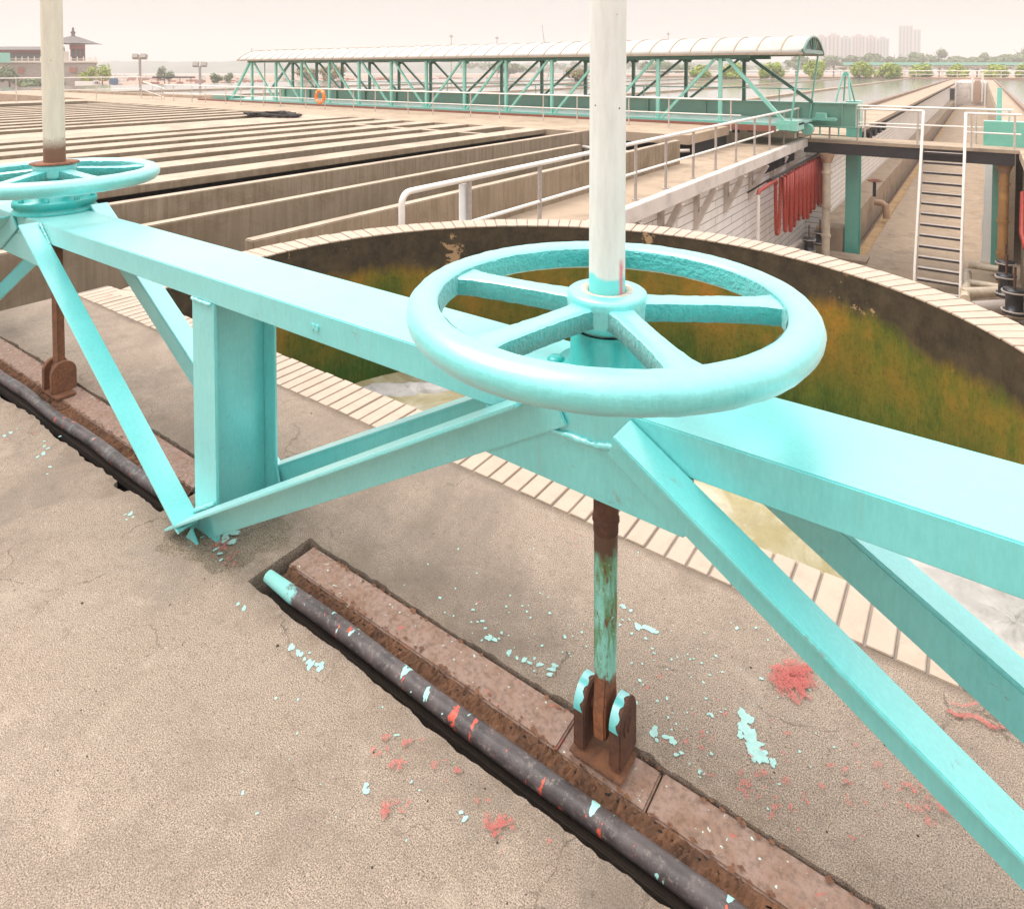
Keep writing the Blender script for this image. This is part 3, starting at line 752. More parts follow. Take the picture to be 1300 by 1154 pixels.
# paint splashes -------------------------------------------------------
class Spl:
    def __init__(s, k=1.): s.mb = MB(); s.i = 0; s.k = k
    def blob(s, px, py, rp, st=1., rot=0., seed=None, rough=.35):
        x, y = gp(px, py); d = math.hypot(x-CAM.x, y-CAM.y); s.w(x, y, rp*s.k/F*math.hypot(d, 1.6)*.8, st, rot, seed, rough)
    def w(s, x, y, r, st=1., rot=0., seed=None, rough=.35):
        rr = random.Random(seed if seed is not None else s.i); n = 22 if r > .006 else 9
        ph = [rr.uniform(0, 6.28) for _ in range(6)]; vs = []
        z = .0016+s.i*.000002; s.i += 1; dm = math.hypot((x+1.42)/.22, (y+.10)/.19)
        if dm < 1.1: z += .005+.011*max(0, 1-dm**1.6)
        for i in range(n):
            t = 6.2832*i/n
            e = 1+rough*(.5*math.sin(2*t+ph[0])+.4*math.sin(3*t+ph[1])+.35*math.sin(5*t+ph[2])+.3*math.sin(8*t+ph[3]))
            a = r*e*math.cos(t)*st; b = r*e*math.sin(t)
            vs.append((x+a*math.cos(rot)-b*math.sin(rot), y+a*math.sin(rot)+b*math.cos(rot), z))
        s.mb.add(vs, [tuple(range(n))])
def insl(x, y): return (-.23 < y < .065 and x > -1.17) or (-.225 < y < .11 and x < -1.68) or y > .64
T = Spl(.62); Q = Spl(.60); rr = random.Random(11)
Q.i = 3000
M['splash_teal'] = simple('dried_turquoise_paint', (.36, .60, .55), .5, var=.25, vs=40)
def splash_red():
    m, nt, b = mat('scrubbed_red_paint'); v = coords(nt)
    b.inputs['Base Color'].default_value = (.50, .13, .11, 1); b.inputs['Roughness'].default_value = .8
    nt.links.new(ramp(nt, math_(nt, 'ADD', noise(nt, v, 210, 2, .8), math_(nt, 'MULTIPLY', noise(nt, v, 18, 4, .7), .5)), [(.72, .58), (.92, .0)]), b.inputs['Alpha'])
    return m
M['splash_red'] = splash_red()
def drip(S_, pts, r):
    for (px, py) in pts:
        S_.blob(px+rr.uniform(-2, 2), py+rr.uniform(-2, 2), r*rr.uniform(.5, 1.2), rr.uniform(1, 1.8), rr.uniform(0, 3))
drip(T, [(370,822),(378,830),(388,838),(396,843),(404,846),(383,833),(392,840)], 5)
drip(T, [(408,845),(303,768),(310,771)], 5)
drip(T, [(812,797),(820,798),(829,801),(835,804)], 5.5)
drip(T, [(792,772),(800,777),(788,768)], 4.5)
drip(T, [(943,905),(950,915),(945,925),(953,932),(948,940),(958,948),(964,955),(972,962),(980,968),(962,962),(955,955),(940,935)], 9)
drip(T, [(832,930),(833,940),(852,940),(846,935)], 6)
drip(T, [(646,828),(655,834),(664,838),(672,842)], 4)
drip(T, [(620,808),(627,812),(684,846),(700,850),(706,846),(696,856)], 5)
drip(T, [(5,555),(12,550),(55,575),(62,571),(48,580)], 3.5)
drip(T, [(20,545),(58,566),(78,556)], 3)
drip(T, [(160,655),(165,652),(162,660),(168,658)], 3.5)
drip(T, [(290,678),(296,684),(286,690),(293,692),(288,684)], 6)
drip(T, [(276,700),(278,708),(282,715)], 3)
drip(T, [(244,697),(250,692),(256,686),(262,680)], 2.5)
drip(T, [(462,1000),(466,1005),(464,995),(585,1032),(590,1040)], 4)
drip(T, [(485,900),(520,880),(560,905),(1240,990),(1060,950)], 2)
for _ in range(330):
    k = rr.random()
    if k < .38: px, py = rr.gauss(640, 90), rr.gauss(825, 55)
    elif k < .75: px, py = rr.gauss(900, 90), rr.gauss(880, 75)
    elif k < .9: px, py = rr.gauss(520, 120), rr.gauss(900, 90)
    else: px, py = rr.gauss(60, 70), rr.gauss(520, 60)
    if py < 480 or py > 1090: continue
    x, y = gp(px, py)
    if insl(x, y): continue
    T.blob(px, py, abs(rr.gauss(1.0, .9))+.5, rr.uniform(1, 1.6), rr.uniform(0, 3))
def cloud(S_, px, py, sx, sy, n, r):
    for _ in range(int(n*.6)):
        a, b = rr.gauss(px, sx), rr.gauss(py, sy); x, y = gp(a, b)
        if insl(x, y): continue
        S_.blob(a, b, r*abs(rr.gauss(.7, .5))+.6, rr.uniform(1, 1.7), rr.uniform(0, 3), rough=.6)
cloud(Q, 1008, 860, 11, 10, 90, 9); cloud(Q, 1020, 880, 12, 8, 20, 3)
cloud(Q, 500, 955, 18, 10, 26, 4); cloud(Q, 575, 975, 14, 8, 18, 4); cloud(Q, 640, 1052, 16, 8, 26, 5); cloud(Q, 498, 1030, 9, 4, 12, 5)
cloud(Q, 870, 905, 60, 40, 60, 2.2); cloud(Q, 960, 1000, 45, 35, 90, 3); cloud(Q, 1110, 990, 45, 35, 60, 3); cloud(Q, 1190, 1020, 30, 20, 40, 3)
cloud(Q, 670, 1030, 50, 24, 40, 3); cloud(Q, 540, 760, 60, 40, 40, 1.8); cloud(Q, 710, 690, 30, 30, 20, 1.6); cloud(Q, 640, 585, 14, 6, 16, 3)
cloud(Q, 290, 708, 10, 9, 26, 3.5); cloud(Q, 278, 690, 8, 6, 14, 2.5); cloud(Q, 60, 560, 50, 40, 26, 1.6); cloud(Q, 215, 560, 20, 30, 26, 2); cloud(Q, 110, 480, 16, 20, 20, 1.8)
for i in range(30): Q.blob(1205+i*2.8, 905+i*.9+3*math.sin(i*.4), 4, 1.3, 1., rough=.6)
for i in range(12): Q.blob(1208+i*3, 900-abs(i-5)*.8, 2.5, 1.2, 1.)
tag(T.mb.build('turquoise_paint_splash', 'splash_teal'), 'dried turquoise paint drips scattered over the concrete walkway', 'paint splashes', kind='stuff')
tag(Q.mb.build('red_paint_splash', 'splash_red'), 'scrubbed red paint stains scattered over the concrete walkway', 'paint splashes', kind='stuff')
# grit
gr = MB()
for _ in range(130):
    px, py = rr.uniform(0, 1300), rr.uniform(420, 1150); x, y = gp(px, py)
    if insl(x, y) or x < SE: continue
    r = rr.uniform(.001, .0032)*(2 if rr.random() < .05 else 1); o = []
    for i in range(5):
        t = 6.28*i/5; o.append((x+r*math.cos(t)*rr.uniform(.6, 1.3), y+r*math.sin(t)*rr.uniform(.6, 1.3), 0.0005))
    gr.add(o+[(x, y, r*.9)], [(0,1,5),(1,2,5),(2,3,5),(3,4,5),(4,0,5)])
M['grit'] = simple('dark_grit', (.06, .045, .03), .95)
tag(gr.build('grit', 'grit'), 'loose dark grit on the concrete walkway', 'grit', kind='stuff')

# ================================================================== TROUGH FIELD
ZT = -.2
def wall(s0, s1, w0, w1, z0, z1, lab, m='trough', name='concrete_wall', cat='wall', group=None):
    mb = MB(); mb.box(s0, s1, w0, w1, z0, z1)
    o = mb.build(name, m, bevel=.012 if abs(s1-s0) > .1 else 0, origin=((s0+s1)/2, (w0+w1)/2, z0)); return tag(o, lab, cat, group)
wall(-5.68, -5.52, 2.72, 14.8, -1.1, ZT, 'low concrete parapet right behind the silver handrail')
wall(-7.26, -7.09, -3, 12.5, -3, ZT, 'thin concrete baffle wall with a free right end, first behind the low parapet')
wall(-8.90, -8.70, -3, 15.45, -3, ZT, 'thin concrete wall just in front of the black gap')
ordn = ['first', 'second', 'third', 'fourth', 'fifth', 'sixth', 'seventh', 'eighth', 'ninth', 'tenth', 'eleventh', 'twelfth', 'thirteenth']
strips = [(-10.66, -9.96), (-12.26, -11.52), (-13.66, -12.94), (-15.14, -14.42), (-16.62, -15.86), (-18.06, -17.34)]
for i, (a, b) in enumerate(strips):
    wall(a, b, -3 - i*1.5, 15.45, -.33 if i == 0 else -1.7, ZT, ordn[i].capitalize()+' broad trough wall behind the black gap', group='broad walls of the settling troughs')
wall(-10.60, -10.40, -4, 15.4, -2.2, -.34, 'black panel put in for the shade below the first broad trough wall', m='black', name='gap_shade_panel')  # added black panel, stands in for the shade in the gap
wall(-21.2, -18.7, -12, 15.45, -1.7, ZT, 'widest trough slab, with the black rope heap lying on it')
s = -22.6; k = 0
while s > -38:
    wd = .62
    wall(s-wd, s, -12, 15.45, -1.2, ZT-.02, ordn[k].capitalize()+' narrow trough wall beyond the widest slab', group='narrow trough walls at the far left'); s -= 1.42; k += 1
wall(-43.2, -40.6, -14, 15.45, -3, ZT, 'pale slab at the far left under the outer railing')
struct(MB().box(-43.4, -4.9, -14, 15.4, -3.2, -2.0), 'trough_water', 'channel')
# cross walkway
mb = MB(); mb.box(-43.6, -8.7, 15.45, 19.6, -.62, ZT); mb.box(-8.69, -5.78, 16.1, 19.6, -.46, ZT)
struct(mb, 'cross_walkway', 'deck')
mb = MB(); mb.box(-43.6, -8.7, 15.6, 19.5, -3.0, -.63); struct(mb, 'cross_walkway_base', 'trough')
mb = MB(); mb.box(-8.69, -5.82, 16.6, 19.5, -3.0, -.47); struct(mb, 'cross_walkway_shade_block', 'black')  # solid black block, stands in for the shade in the pit
# lighter coping rim near the pit
cp = MB(); pts = []
for i in range(17):
    t = i/16; pts.append((-8.6+2.8*t, 15.3+.9*t-.55*math.sin(t*3.14), -.62-.05*math.sin(t*3.14)))
cp.tube(pts, .05, 8)
tag(cp.build('coping', 'curb'), 'curved pale coping over the dark pit beyond the parapet', 'coping')
# small cross walls between the trough ends (openings)
for i, (a, b) in enumerate([(-11.52, -10.66), (-12.94, -12.26), (-14.42, -13.66), (-15.86, -15.14)]):
    mb = MB(); mb.box(a+.001, b-.001, 13.2, 13.45, -1.5, ZT-.004)
    tag(mb.build('cross_wall', 'trough'), ['first', 'second', 'third', 'fourth'][i]+' short cross wall closing a trough end, counted from the black gap', 'wall', 'short cross walls at the trough ends')

# lower deck with handrail
mb = MB(); mb.prism([(-5.75, 2.5), (-4.62, 2.5), (-4.34, 3.3), (-4.34, 23.1), (-5.75, 23.1)], 'z', -1.04, -.80)
struct(mb, 'lower_deck', 'deck')
mb = MB(); mb.box(-4.339, -4.16, 3.6, 23.1, -1.06, -.77); tag(mb.build('deck_curb', 'curb', bevel=.01), 'white painted curb edging the lower deck above the brick wall', 'curb')
# brick wall under it
BR = empty('brick_wall', (-4.7, 12, -4.9), 'white glazed brick wall below the deck curb', 'wall')
MB().box(-4.9, -4.7, 3.5, 25.6, -5.2, -1.04).build('brick_face', 'brick', BR)
for w in (9.5, 11.5, 13.6, 15.8, 18.0, 20.3, 22.4):
    mb = MB(); mb.bar((-4.69, w, -2.05), (-4.22, w, -1.10), .13, .12, up=(0,1,0)); mb.box(-4.698, -4.60, w-.07, w+.07, -2.1, -1.07); mb.build('bracket', 'curb', BR)

# ------------------------------------------------------------------ railings
def railing(name, lab, pts, h, posts, mids=(.5,), r=.032, m='white_rail', pm='grey_rail', curl=False, group=None, loc=None):
    P = [Vector(p) for p in pts]
    root = empty('railing', tuple(P[0]), lab, 'railing', group)
    up = Vector((0,0,h)); tr = MB(); tp = [p+up for p in P]
    if curl:
        d = (P[1]-P[0]).normalized(); a = []
        for i in range(7):
            t = math.pi/2*i/6; rad = .13
            a.append(P[0]+Vector((0,0,h-rad))+d*(rad-rad*math.cos(t))+Vector((0,0,rad*math.sin(t))))
        tp = [P[0]]+a+tp[1:]
    tr.tube(tp, r, 10); tr.build('top_rail', m, root)
    for q in mids:
        mb = MB(); mb.tube([p+Vector((0,0,h*q)) for p in P], r*.72, 8); mb.build('mid_rail', m, root)
    for p in posts:
        p = Vector(p); mb = MB(); mb.tube([p-Vector((0,0,.0)), p+Vector((0,0,h-r*.6))], r*.85, 8); mb.tube([p, p+Vector((0,0,.02))], r*1.8, 8); mb.build('post', pm, root)
    return root
DZ = -.8
ra = railing('railing', 'silver handrail with curled end along the lower deck behind the basin', [(-4.45, 3.83, DZ), (-4.45, 23.0, DZ)], 1.05,
        [(-4.45, w, DZ) for w in (5.0, 6.6, 8.2, 9.83, 11.25, 12.8, 14.3, 15.9, 17.6, 19.2, 20.9, 22.9)], mids=(.48,), r=.036, curl=True)
mb = MB(); mb.box(-4.50, -4.488, 4.86, 5.0, -.35, .19); tag(mb.build('placard', 'white'), 'blank white placard hanging on the curled handrail', 'placard')
mb = MB(); mb.box(-4.40, -4.392, 5.04, 5.09, -.1, .2)
# cross railing
X0, X1 = -42.2, -5.0
posts = []; s = -5.3
while s > -38: posts.append((s, 18.2, ZT)); s -= 1.35+.55*((len(posts)) % 2)
railing('railing', 'long white railing in front of the roofed green bridge', [(-37.5, 18.2, ZT), (X1, 18.2, ZT)], .9, posts, r=.026, pm='steel_rail')
lp = [(-42.2, w, ZT) for w in (0, 4.2, 8.4, 12.6, 16.6, 19.2)]
railing('railing', 'pale railing at the far left in front of the stone terrace', [(-42.2, -6, ZT), (-42.2, 19.2, ZT)], 1.3, lp, mids=(.45,), r=.03, m='white_rail', pm='steel_rail')
railing('railing', 'short sloping stair railing between the left railing and the long one', [(-42.2, 19.3, ZT), (-38.2, 18.6, ZT-.35)], 1.0, [(-38.3, 18.6, ZT-.35), (-40.2, 18.9, ZT-.2)], r=.028, pm='steel_rail')
# pit chain: sagging pale rope already as coping

# ------------------------------------------------------------------ platform bridge and stair
PZ = -.8
PL = empty('footbridge', (-1.4, 23.3, PZ), 'flat footbridge on a black beam spanning the sunken yard', 'footbridge')
MB().box(-4.35, 1.62, 23.14, 24.6, PZ-.10, PZ+.005).build('walking_slab', 'deck', PL)
MB().box(-4.30, 1.52, 23.18, 23.30, PZ-.47, PZ-.101).build('side_beam', 'dark_beam', PL)
MB().box(-4.30, 1.52, 24.4, 24.52, PZ-.47, PZ-.101).build('side_beam', 'dark_beam', PL)
railing('railing', 'near railing of the footbridge, left of the stair', [(-4.45, 23.2, PZ), (-.80, 23.2, PZ)], 1.08, [(-4.1, 23.2, PZ), (-3.5, 23.2, PZ), (-2.65, 23.2, PZ), (-.95, 23.2, PZ)], r=.034, mids=(.48,), pm='steel_rail')
railing('railing', 'far railing of the footbridge, passing behind both stair handrails', [(-4.2, 24.5, PZ), (1.5, 24.5, PZ)], 1.12, [(-2.6, 24.5, PZ), (-.9, 24.5, PZ), (.55, 24.5, PZ), (1.4, 24.5, PZ)], r=.034, mids=(.48,), pm='steel_rail')
railing('railing', 'near railing of the footbridge, right of the stair', [(.33, 23.2, PZ), (1.65, 23.2, PZ)], 1.05, [(.45, 23.2, PZ), (1.5, 23.2, PZ)], r=.034, mids=(.45,), pm='steel_rail')
ST = empty('steel_stair', (-.25, 22.2, -4.9), 'steep steel stair with thin treads and white handrails', 'stair')
top = Vector((0, 23.12, PZ)); bot = Vector((0, 21.0, -4.9))
for k in range(14):
    t = (k+.6)/14; p = top.lerp(bot, t)
    mb = MB(); mb.box(-.76, .26, p.y-.10, p.y+.09, p.z-.035, p.z); mb.build('tread', 'dark_beam' if False else 'steel_rail', ST)
    mb = MB(); mb.box(-.755, .255, p.y-.112, p.y-.101, p.z-.06, p.z+.002); mb.build('nosing', 'dark_beam', ST.children[-1])
for x in (-.80, .30):
    mb = MB(); mb.bar(top+Vector((x,0,-.05)), bot+Vector((x,0,0)), .03, .18, up=(0,1,0)); mb.build('stringer', 'steel_rail', ST)
    mb = MB(); a = top+Vector((x,.05,1.05)); c = bot+Vector((x,-.12,.9))
    mb.tube([a+Vector((0,.0,0)), a+Vector((0,-.07,-.03)), a+Vector((0,-.12,-.14)), c, bot+Vector((x,-.3,0))], .040, 10); mb.build('handrail', 'white_rail', ST)

# ------------------------------------------------------------------ sunken yard
YZ = -4.9
mb = MB(); mb.box(-2.5, 6, 3, 143, -5.5, YZ); mb.box(-4.7, -2.5, 3, 22.6, -5.5, YZ-.001); struct(mb, 'yard_floor', 'yard')
mb = MB(); mb.box(-2.95, -2.5, 22.6, 143, -5.5, -5.12); struct(mb, 'gutter', 'orange_conc')
wall(-4.1, -3.25, 24.4, 143, -5.4, -4.05, 'concrete ledge along the foot of the yard wall, above the gutter', m='deck', name='ledge', cat='ledge')
MB().box(-4.9, -4.1, 25.6, 143, -5.2, -1.22).build('brick_wall_far', 'brick')
o = bpy.data.objects['brick_wall_far']; o.name = 'brick_wall'; tag(o, 'long white brick wall receding beyond the footbridge on the left of the yard', 'wall')
mb = MB(); mb.box(-3.6, -2.35, 23.3, 24.2, YZ-.1, YZ+.10); tag(mb.build('drain_cover', 'deck', bevel=.01), 'flat concrete slab at the foot of the turquoise column', 'slab')
# far-left walkway with dark gap under its slab
mb = MB(); mb.box(-5.1, -3.25, 25.2, 178, -.96, -.8); struct(mb, 'far_path', 'deck')
MB().box(-5.35, -5.05, 25.2, 178, -1.5, -.60).build('pond_curb', 'curb_brown')
tag(bpy.data.objects['pond_curb'], 'low brown curb between the long path and the pond', 'curb')
mb = MB()
mb.box(-4.0, -3.32, 25.3, 178, -1.16, -.965)  # solid black band painted as the shade of the gap below the slab
for k in range(7): mb.box(-3.9, -3.25, 26.0+k*1.7, 26.8+k*1.7, -1.45, -1.165)
tag(mb.build('path_gap_shade_bearers', 'black'), 'black band standing in for the shaded gap, with bearers, under the edge of the long path', 'bearers')
# right side
mb = MB(); mb.box(1.45, 2.6, 26, 178, -.96, -.8); struct(mb, 'right_path', 'deck')
MB().box(2.6, 2.8, 26, 178, -1.5, -.60).build('pond_curb', 'curb_brown')
tag(bpy.data.objects['pond_curb.001'], 'low brown curb along the right-hand path', 'curb')
mb = MB(); mb.box(1.62, 8, 3, 25, -1.05, -.8); struct(mb, 'right_deck', 'deck')
wall(1.40, 1.65, 26.2, 143, -5.2, -.97, 'tan concrete wall on the right of the sunken yard', m='yard')
wall(1.75, 2.0, 3, 24.2, -5.2, -1.06, 'near tan wall under the right-hand deck', m='trough')
mb = MB(); mb.prism([(.74, -4.9), (.78, -4.2), (.75, -3.6), (.80, -3.2), (.78, -2.6), (.82, -2.0), (.80, -1.2), (1.2, -1.2), (1.2, -4.9)], 'y', 26.0, 26.15); tag(mb.build('pier', 'white'), 'whitewashed pier with a ragged edge beside the right turquoise column', 'pier')
# end of the yard
YE = empty('yard_end_wall', (-.6, 143, -4.9), 'grey wall with white standpipes closing the far end of the yard', 'wall')
MB().box(-3.3, 1.4, 143, 178, -5.2, -.82).build('wall_face', 'curb', YE)
for x in (-.75, .70): MB().tube([(x, 142.6, -4.2), (x, 142.6, 1.0)], .16, 8).build('standpipe', 'white_rail', YE)
MB().box(-.5, .45, 142.5, 142.7, -4.4, -.4).build('sluice_plate', 'terracotta', YE)
for x in (-2.9, 1.1): MB().tube([(x, 130, -4.9), (x, 130, -.2)], .12, 8).build('standpipe', 'white_rail', YE)

# gantry columns
def gantry(x0, x1, w0, w1, z0, z1, bx0, bx1, lab):
    root = empty('gantry_leg', ((x0+x1)/2, (w0+w1)/2, z0), lab, 'gantry leg', 'turquoise legs of the travelling gantry')
    mb = MB(); mb.box(x0, x1, w0, w0+.02, z0, z1); mb.box(x0, x1, w1-.02, w1, z0, z1); mb.box((x0+x1)/2-.012, (x0+x1)/2+.012, w0+.02, w1-.02, z0, z1)
    mb.box(x0, x0+.02, w0+.02, w1-.02, z0, z1)
    mb.build('column', 'teal_col', root)
    mb = MB(); mb.box(bx0, bx1, w0-.05, w1+.1, z1-.9, z1+.02); mb.build('head_box', 'teal_far', root); return root
gantry(-3.22, -2.80, 24.7, 25.3, -5.3, .45, -3.23, -2.79, 'tall turquoise column rising behind the footbridge beside the red hoses')
gantry(1.0, 1.24, 24.2, 24.6, YZ+.15, -.05, .75, 2.9, 'right turquoise column with box head at the right edge')
mb = MB(); mb.tube([(1.15, 25.0, -.2), (1.15, 25.0, 1.0)], .07, 8); mb.build('mast', 'teal_light_far', [o for o in bpy.data.objects if o.name == 'gantry_leg.001'][0])

# pipes, hoses, valves at the yard edge
def standpipe(x, w, z0, z1, r, m, lab):
    root = empty('standing_pipe', (x, w, z0), lab, 'pipe', 'vertical pipes under the footbridge')
    MB().tube([(x,w,z0),(x,w,z1)], r, 16).build('pipe', m, root)
    for z in (z0+.9, z0+1.9, z1-.35): MB().tube([(x,w,z-.04),(x,w,z+.04)], r*1.25, 16).build('coupling', m, root)
    mb = MB(); mb.lathe([(r*1.1, 0), (r*1.7, .22), (r*1.7, .30)], (x,w,z1-.02), 16); mb.build('bell_mouth', 'terracotta', root)
standpipe(-3.52, 22.9, YZ, -1.52, .13, 'pipe_cream', 'cream vertical pipe with rust stains beside the red hoses')
standpipe(1.28, 23.6, YZ, -1.52, .13, 'pipe_orange', 'orange-brown vertical pipe near the right edge')
HO = empty('red_hose', (-4.3, 19, -1.5), 'red hose hanging in many loops from a rail on the white brick wall', 'hose')
mb = MB(); mb.tube([(-3.95, 16.15, -1.62), (-3.95, 16.2, -1.54), (-3.95, 17.9, -1.48), (-3.95, 18.0, -1.6)], .05, 8)
w = 18.0; pts = []
for i in range(23):
    gap = .62 if i < 1 else (.42 if i < 2 else .295)
    top = -1.50+.002*i; depth = 1.58+.16*math.sin(i*2.4)*(i > 1)+.004*i
    xo = -3.98+(.09 if i % 2 else 0)
    for k in range(13):
        t = k/12; a = math.pi*2*t
        y = w+gap*t; z = top-depth*(1-abs(math.cos(math.pi*t))**5)**.5 if 0 < t < 1 else top
        pts.append((xo, y, z))
    w += gap
mb.tube(pts, .050, 8); mb.build('hose_loops', 'redhose', HO)
mb = MB(); mb.tube([(-3.95, 16.15, -3.3), (-3.95, 16.15, -1.62)], .045, 10); tag(mb.build('thin_pipe', 'white_rail'), 'thin white upright pipe feeding the red hose', 'pipe')
mb = MB(); mb.box(-4.1, -3.8, 15.9, 16.3, -3.6, -2.85); tag(mb.build('junction_box', 'grey_rail', bevel=.02), 'grey junction box at the foot of the thin white pipe', 'box')
HR = empty('hose_rail', (-4.4, 20, -1.3), 'black steel hanger rail and grating above the red hoses', 'hose rail')
MB().bar((-3.95, 17.4, -1.40), (-3.95, 24.9, -1.36), .06, .06).build('rail', 'dark_beam', HR)
mb = MB()
for k in range(26): mb.box(-4.28, -4.25, 18.0+k*.14, 18.03+k*.14, -1.36, -1.08)
mb.build('grating', 'valve', HR)
for w in (17.8, 19.9, 21.4): MB().bar((-4.68, w, -1.9), (-3.97, w, -1.38), .05, .05, up=(0,1,0)).build('hanger', 'dark_beam', HR)
# slab bracket pieces under the footbridge near the hoses
def valve(x, w, z, lab, sc=1.):
    root = empty('valve', (x, w, z), lab, 'valve', 'black valves on the yard pipes')
    mb = MB(); mb.lathe([(0,0),(.20*sc,0),(.20*sc,.05),(.15*sc,.06),(.15*sc,.42*sc),(.20*sc,.44*sc),(.20*sc,.50*sc),(0,.50*sc)], (x,w,z), 16); mb.build('body', 'valve', root)
    mb = MB(); mb.tube([(x,w,z+.5*sc),(x,w,z+.95*sc)], .025*sc, 8); mb.build('spindle', 'rust_dark', root)
    for zz in (.06, .44): MB().lathe([(.19*sc,zz*sc),(.225*sc,zz*sc),(.225*sc,zz*sc+.03),(.19*sc,zz*sc+.03)], (x,w,z), 16, closed=True).build('flange', 'grey_rail', root)
valve(-3.85, 21.9, -4.40, 'black valve right in front of the cream pipe', .95)
valve(-3.72, 23.0, -4.36, 'black valve behind the nearer one, left of the cream pipe', .9)
valve(-4.35, 20.6, -4.45, 'small black valve farthest left below the hose loops', .5)
valve(1.32, 21.8, -4.35, 'black valve stacked highest at the right edge of the yard', 1.1)
valve(1.30, 20.2, -4.35, 'black valve in the middle of the right-hand group', 1.15)
valve(1.42, 18.6, -4.3, 'nearest black valve at the right edge, just above the kerb', 1.2)
mb = MB()
for (a, b, r) in (((.35, 20.6, -4.55), (1.3, 21.2, -4.5), .14), ((.45, 22.4, -4.2), (1.4, 22.4, -4.2), .10), ((.4, 21.6, -4.5), (1.4, 21.6, -4.5), .09)): mb.tube([a, b], r, 12)
mb.tube([(.42, 20.2, -4.6), (.42, 22.6, -4.5)], .12, 12)
tag(mb.build('yard_pipework', 'pipe_cream'), 'cream pipe manifold on the floor beside the right-hand valves', 'pipes')
mb = MB(); mb.tube([(.6, 19.4, -4.6), (1.6, 20.2, -4.55)], .2, 12); mb.tube([(.6, 18.4, -4.7), (2.0, 18.9, -4.65)], .17, 12); tag(mb.build('dark_pipe', 'grey_rail'), 'fat grey pipe crossing below the right-hand valves', 'pipe')
mb = MB(); mb.tube([(-4.45, 16.8, -4.0), (-4.2, 22.3, -4.2)], .09, 10); mb.tube([(-4.2, 16.8, -4.2), (-4.0, 22.3, -4.4)], .06, 10); tag(mb.build('wall_pipe', 'steel_rail'), 'pair of pale pipes running below the red hoses', 'pipes')
# spigot with red handwheel on the ledge
SP = empty('drain_valve', (-2.9, 31.5, -4.1), 'small dark handwheel valve with a bent outlet pipe on the ledge', 'valve')
MB().tube([(-3.1, 31.6, -4.0), (-3.1, 31.6, -3.35)], .07, 8).build('spindle', 'valve', SP)
MB().lathe([(.22,-.03),(.28,-.03),(.28,.03),(.22,.03)], (-3.1, 31.6, -3.3), 16, closed=True).build('handwheel', 'ochre', SP)
MB().tube([(-3.1, 31.6, -4.25), (-2.8, 31.6, -4.25), (-2.65, 31.6, -4.35), (-2.62, 31.6, -4.9)], .14, 10).build('outlet_pipe', 'terracotta', SP)
# red hose at the right edge
mb = MB(); mb.tube([(1.62, 20.4, -1.6), (1.60, 20.0, -2.6), (1.66, 19.6, -2.9), (1.75, 19.3, -2.4), (1.8, 19.2, -1.5)], .07, 8); tag(mb.build('hanging_hose', 'redhose'), 'single loop of red hose at the right edge', 'hose')

# ================================================================== COVERED BRIDGE
BZ = -.2
CB = empty('covered_bridge', (-19, 21.6, BZ), 'long green lattice bridge with arched pale roof', 'bridge')
fs_ = [-6.29-2.155*i for i in range(13)]
WF, WB = 20.3, 22.95
ZB, ZTc = -.17, 2.07
# floor and chords
MB().box(-34.6, -3.9, WF+.14, WB, -.14, -.08).build('walkway_floor', 'teal_far', CB)
MB().box(-34.4, -4.1, WF-.13, WF+.13, ZB-.11, ZB+.09).build('bottom_chord', 'teal_light_far', CB)
MB().box(fs_[-1]-.3, fs_[0]+.9, WF-.08, WF+.08, ZTc-.13, ZTc-.005).build('top_chord', 'green_dark', CB)
MB().box(fs_[-1]-.3, fs_[0]+.9, WB-.08, WB+.08, ZTc-.13, ZTc-.005).build('top_chord', 'green_dark', CB)
GD = MB(); GD.box(-33.6, -2.7, WB+.1, WB+.5, -.32, .43); GD.box(-33.7, -2.6, WB-.02, WB+.62, .43, .47); GD.box(-33.7, -2.6, WB-.02, WB+.62, -.36, -.32)
for k in range(14): GD.box(-33-.02+k*2.3, -33+.02+k*2.3, WB+.02, WB+.1, -.32, .43)
GD.build('box_girder', 'green_far', CB)
for j, (W_, mt) in enumerate(((WF, 'teal_light_far'), (WB, 'green_dark'))):
    zb = ZB+.09 if j == 0 else .47
    for i, s in enumerate(fs_):
        MB().box(s-.055, s+.055, W_-.055, W_+.055, zb, ZTc-.13).build('lattice_post', mt, CB)
        if i < len(fs_)-1:
            s2 = fs_[i+1]          # s2 is farther left
            if i < 6: a, b = (s2+.12, zb), (s-.1, ZTc-.05)      # rises to the right
            else: a, b = (s2+.12, ZTc-.05), (s-.1, zb)          # falls to the right
            MB().bar((a[0], W_, a[1]), (b[0], W_, b[1]), .08, .08, up=(0,1,0)).build('lattice_diagonal', mt, CB)
    MB().bar((fs_[0]+.1, W_, ZTc), (-4.25 if j == 0 else -4.0, W_, zb), .11, .11, up=(0,1,0)).build('end_raker', mt, CB)
    MB().bar((fs_[-1]-.1, W_, ZTc), (fs_[-1]-2.0, W_, zb), .11, .11, up=(0,1,0)).build('end_raker', mt, CB)
    mb = MB()
    for s in fs_: mb.prism([(s-.30, ZTc), (s+.30, ZTc), (s+.14, ZTc-.22), (s-.14, ZTc-.22)], 'y', W_+.08, W_+.095)
    mb.build('node_plate', 'green_far' if j else 'teal_far', CB)
for k in range(30):
    s = -5-k*1.0
    if k % 5 == 0: MB().tube([(s, WB-.35, .5), (s, WB-.35, .95)], .02, 6).build('inner_rail_post', 'teal_far', CB)
MB().tube([(-33, WB-.35, .93), (-4, WB-.35, .93)], .02, 6).build('inner_rail', 'teal_light_far', CB)
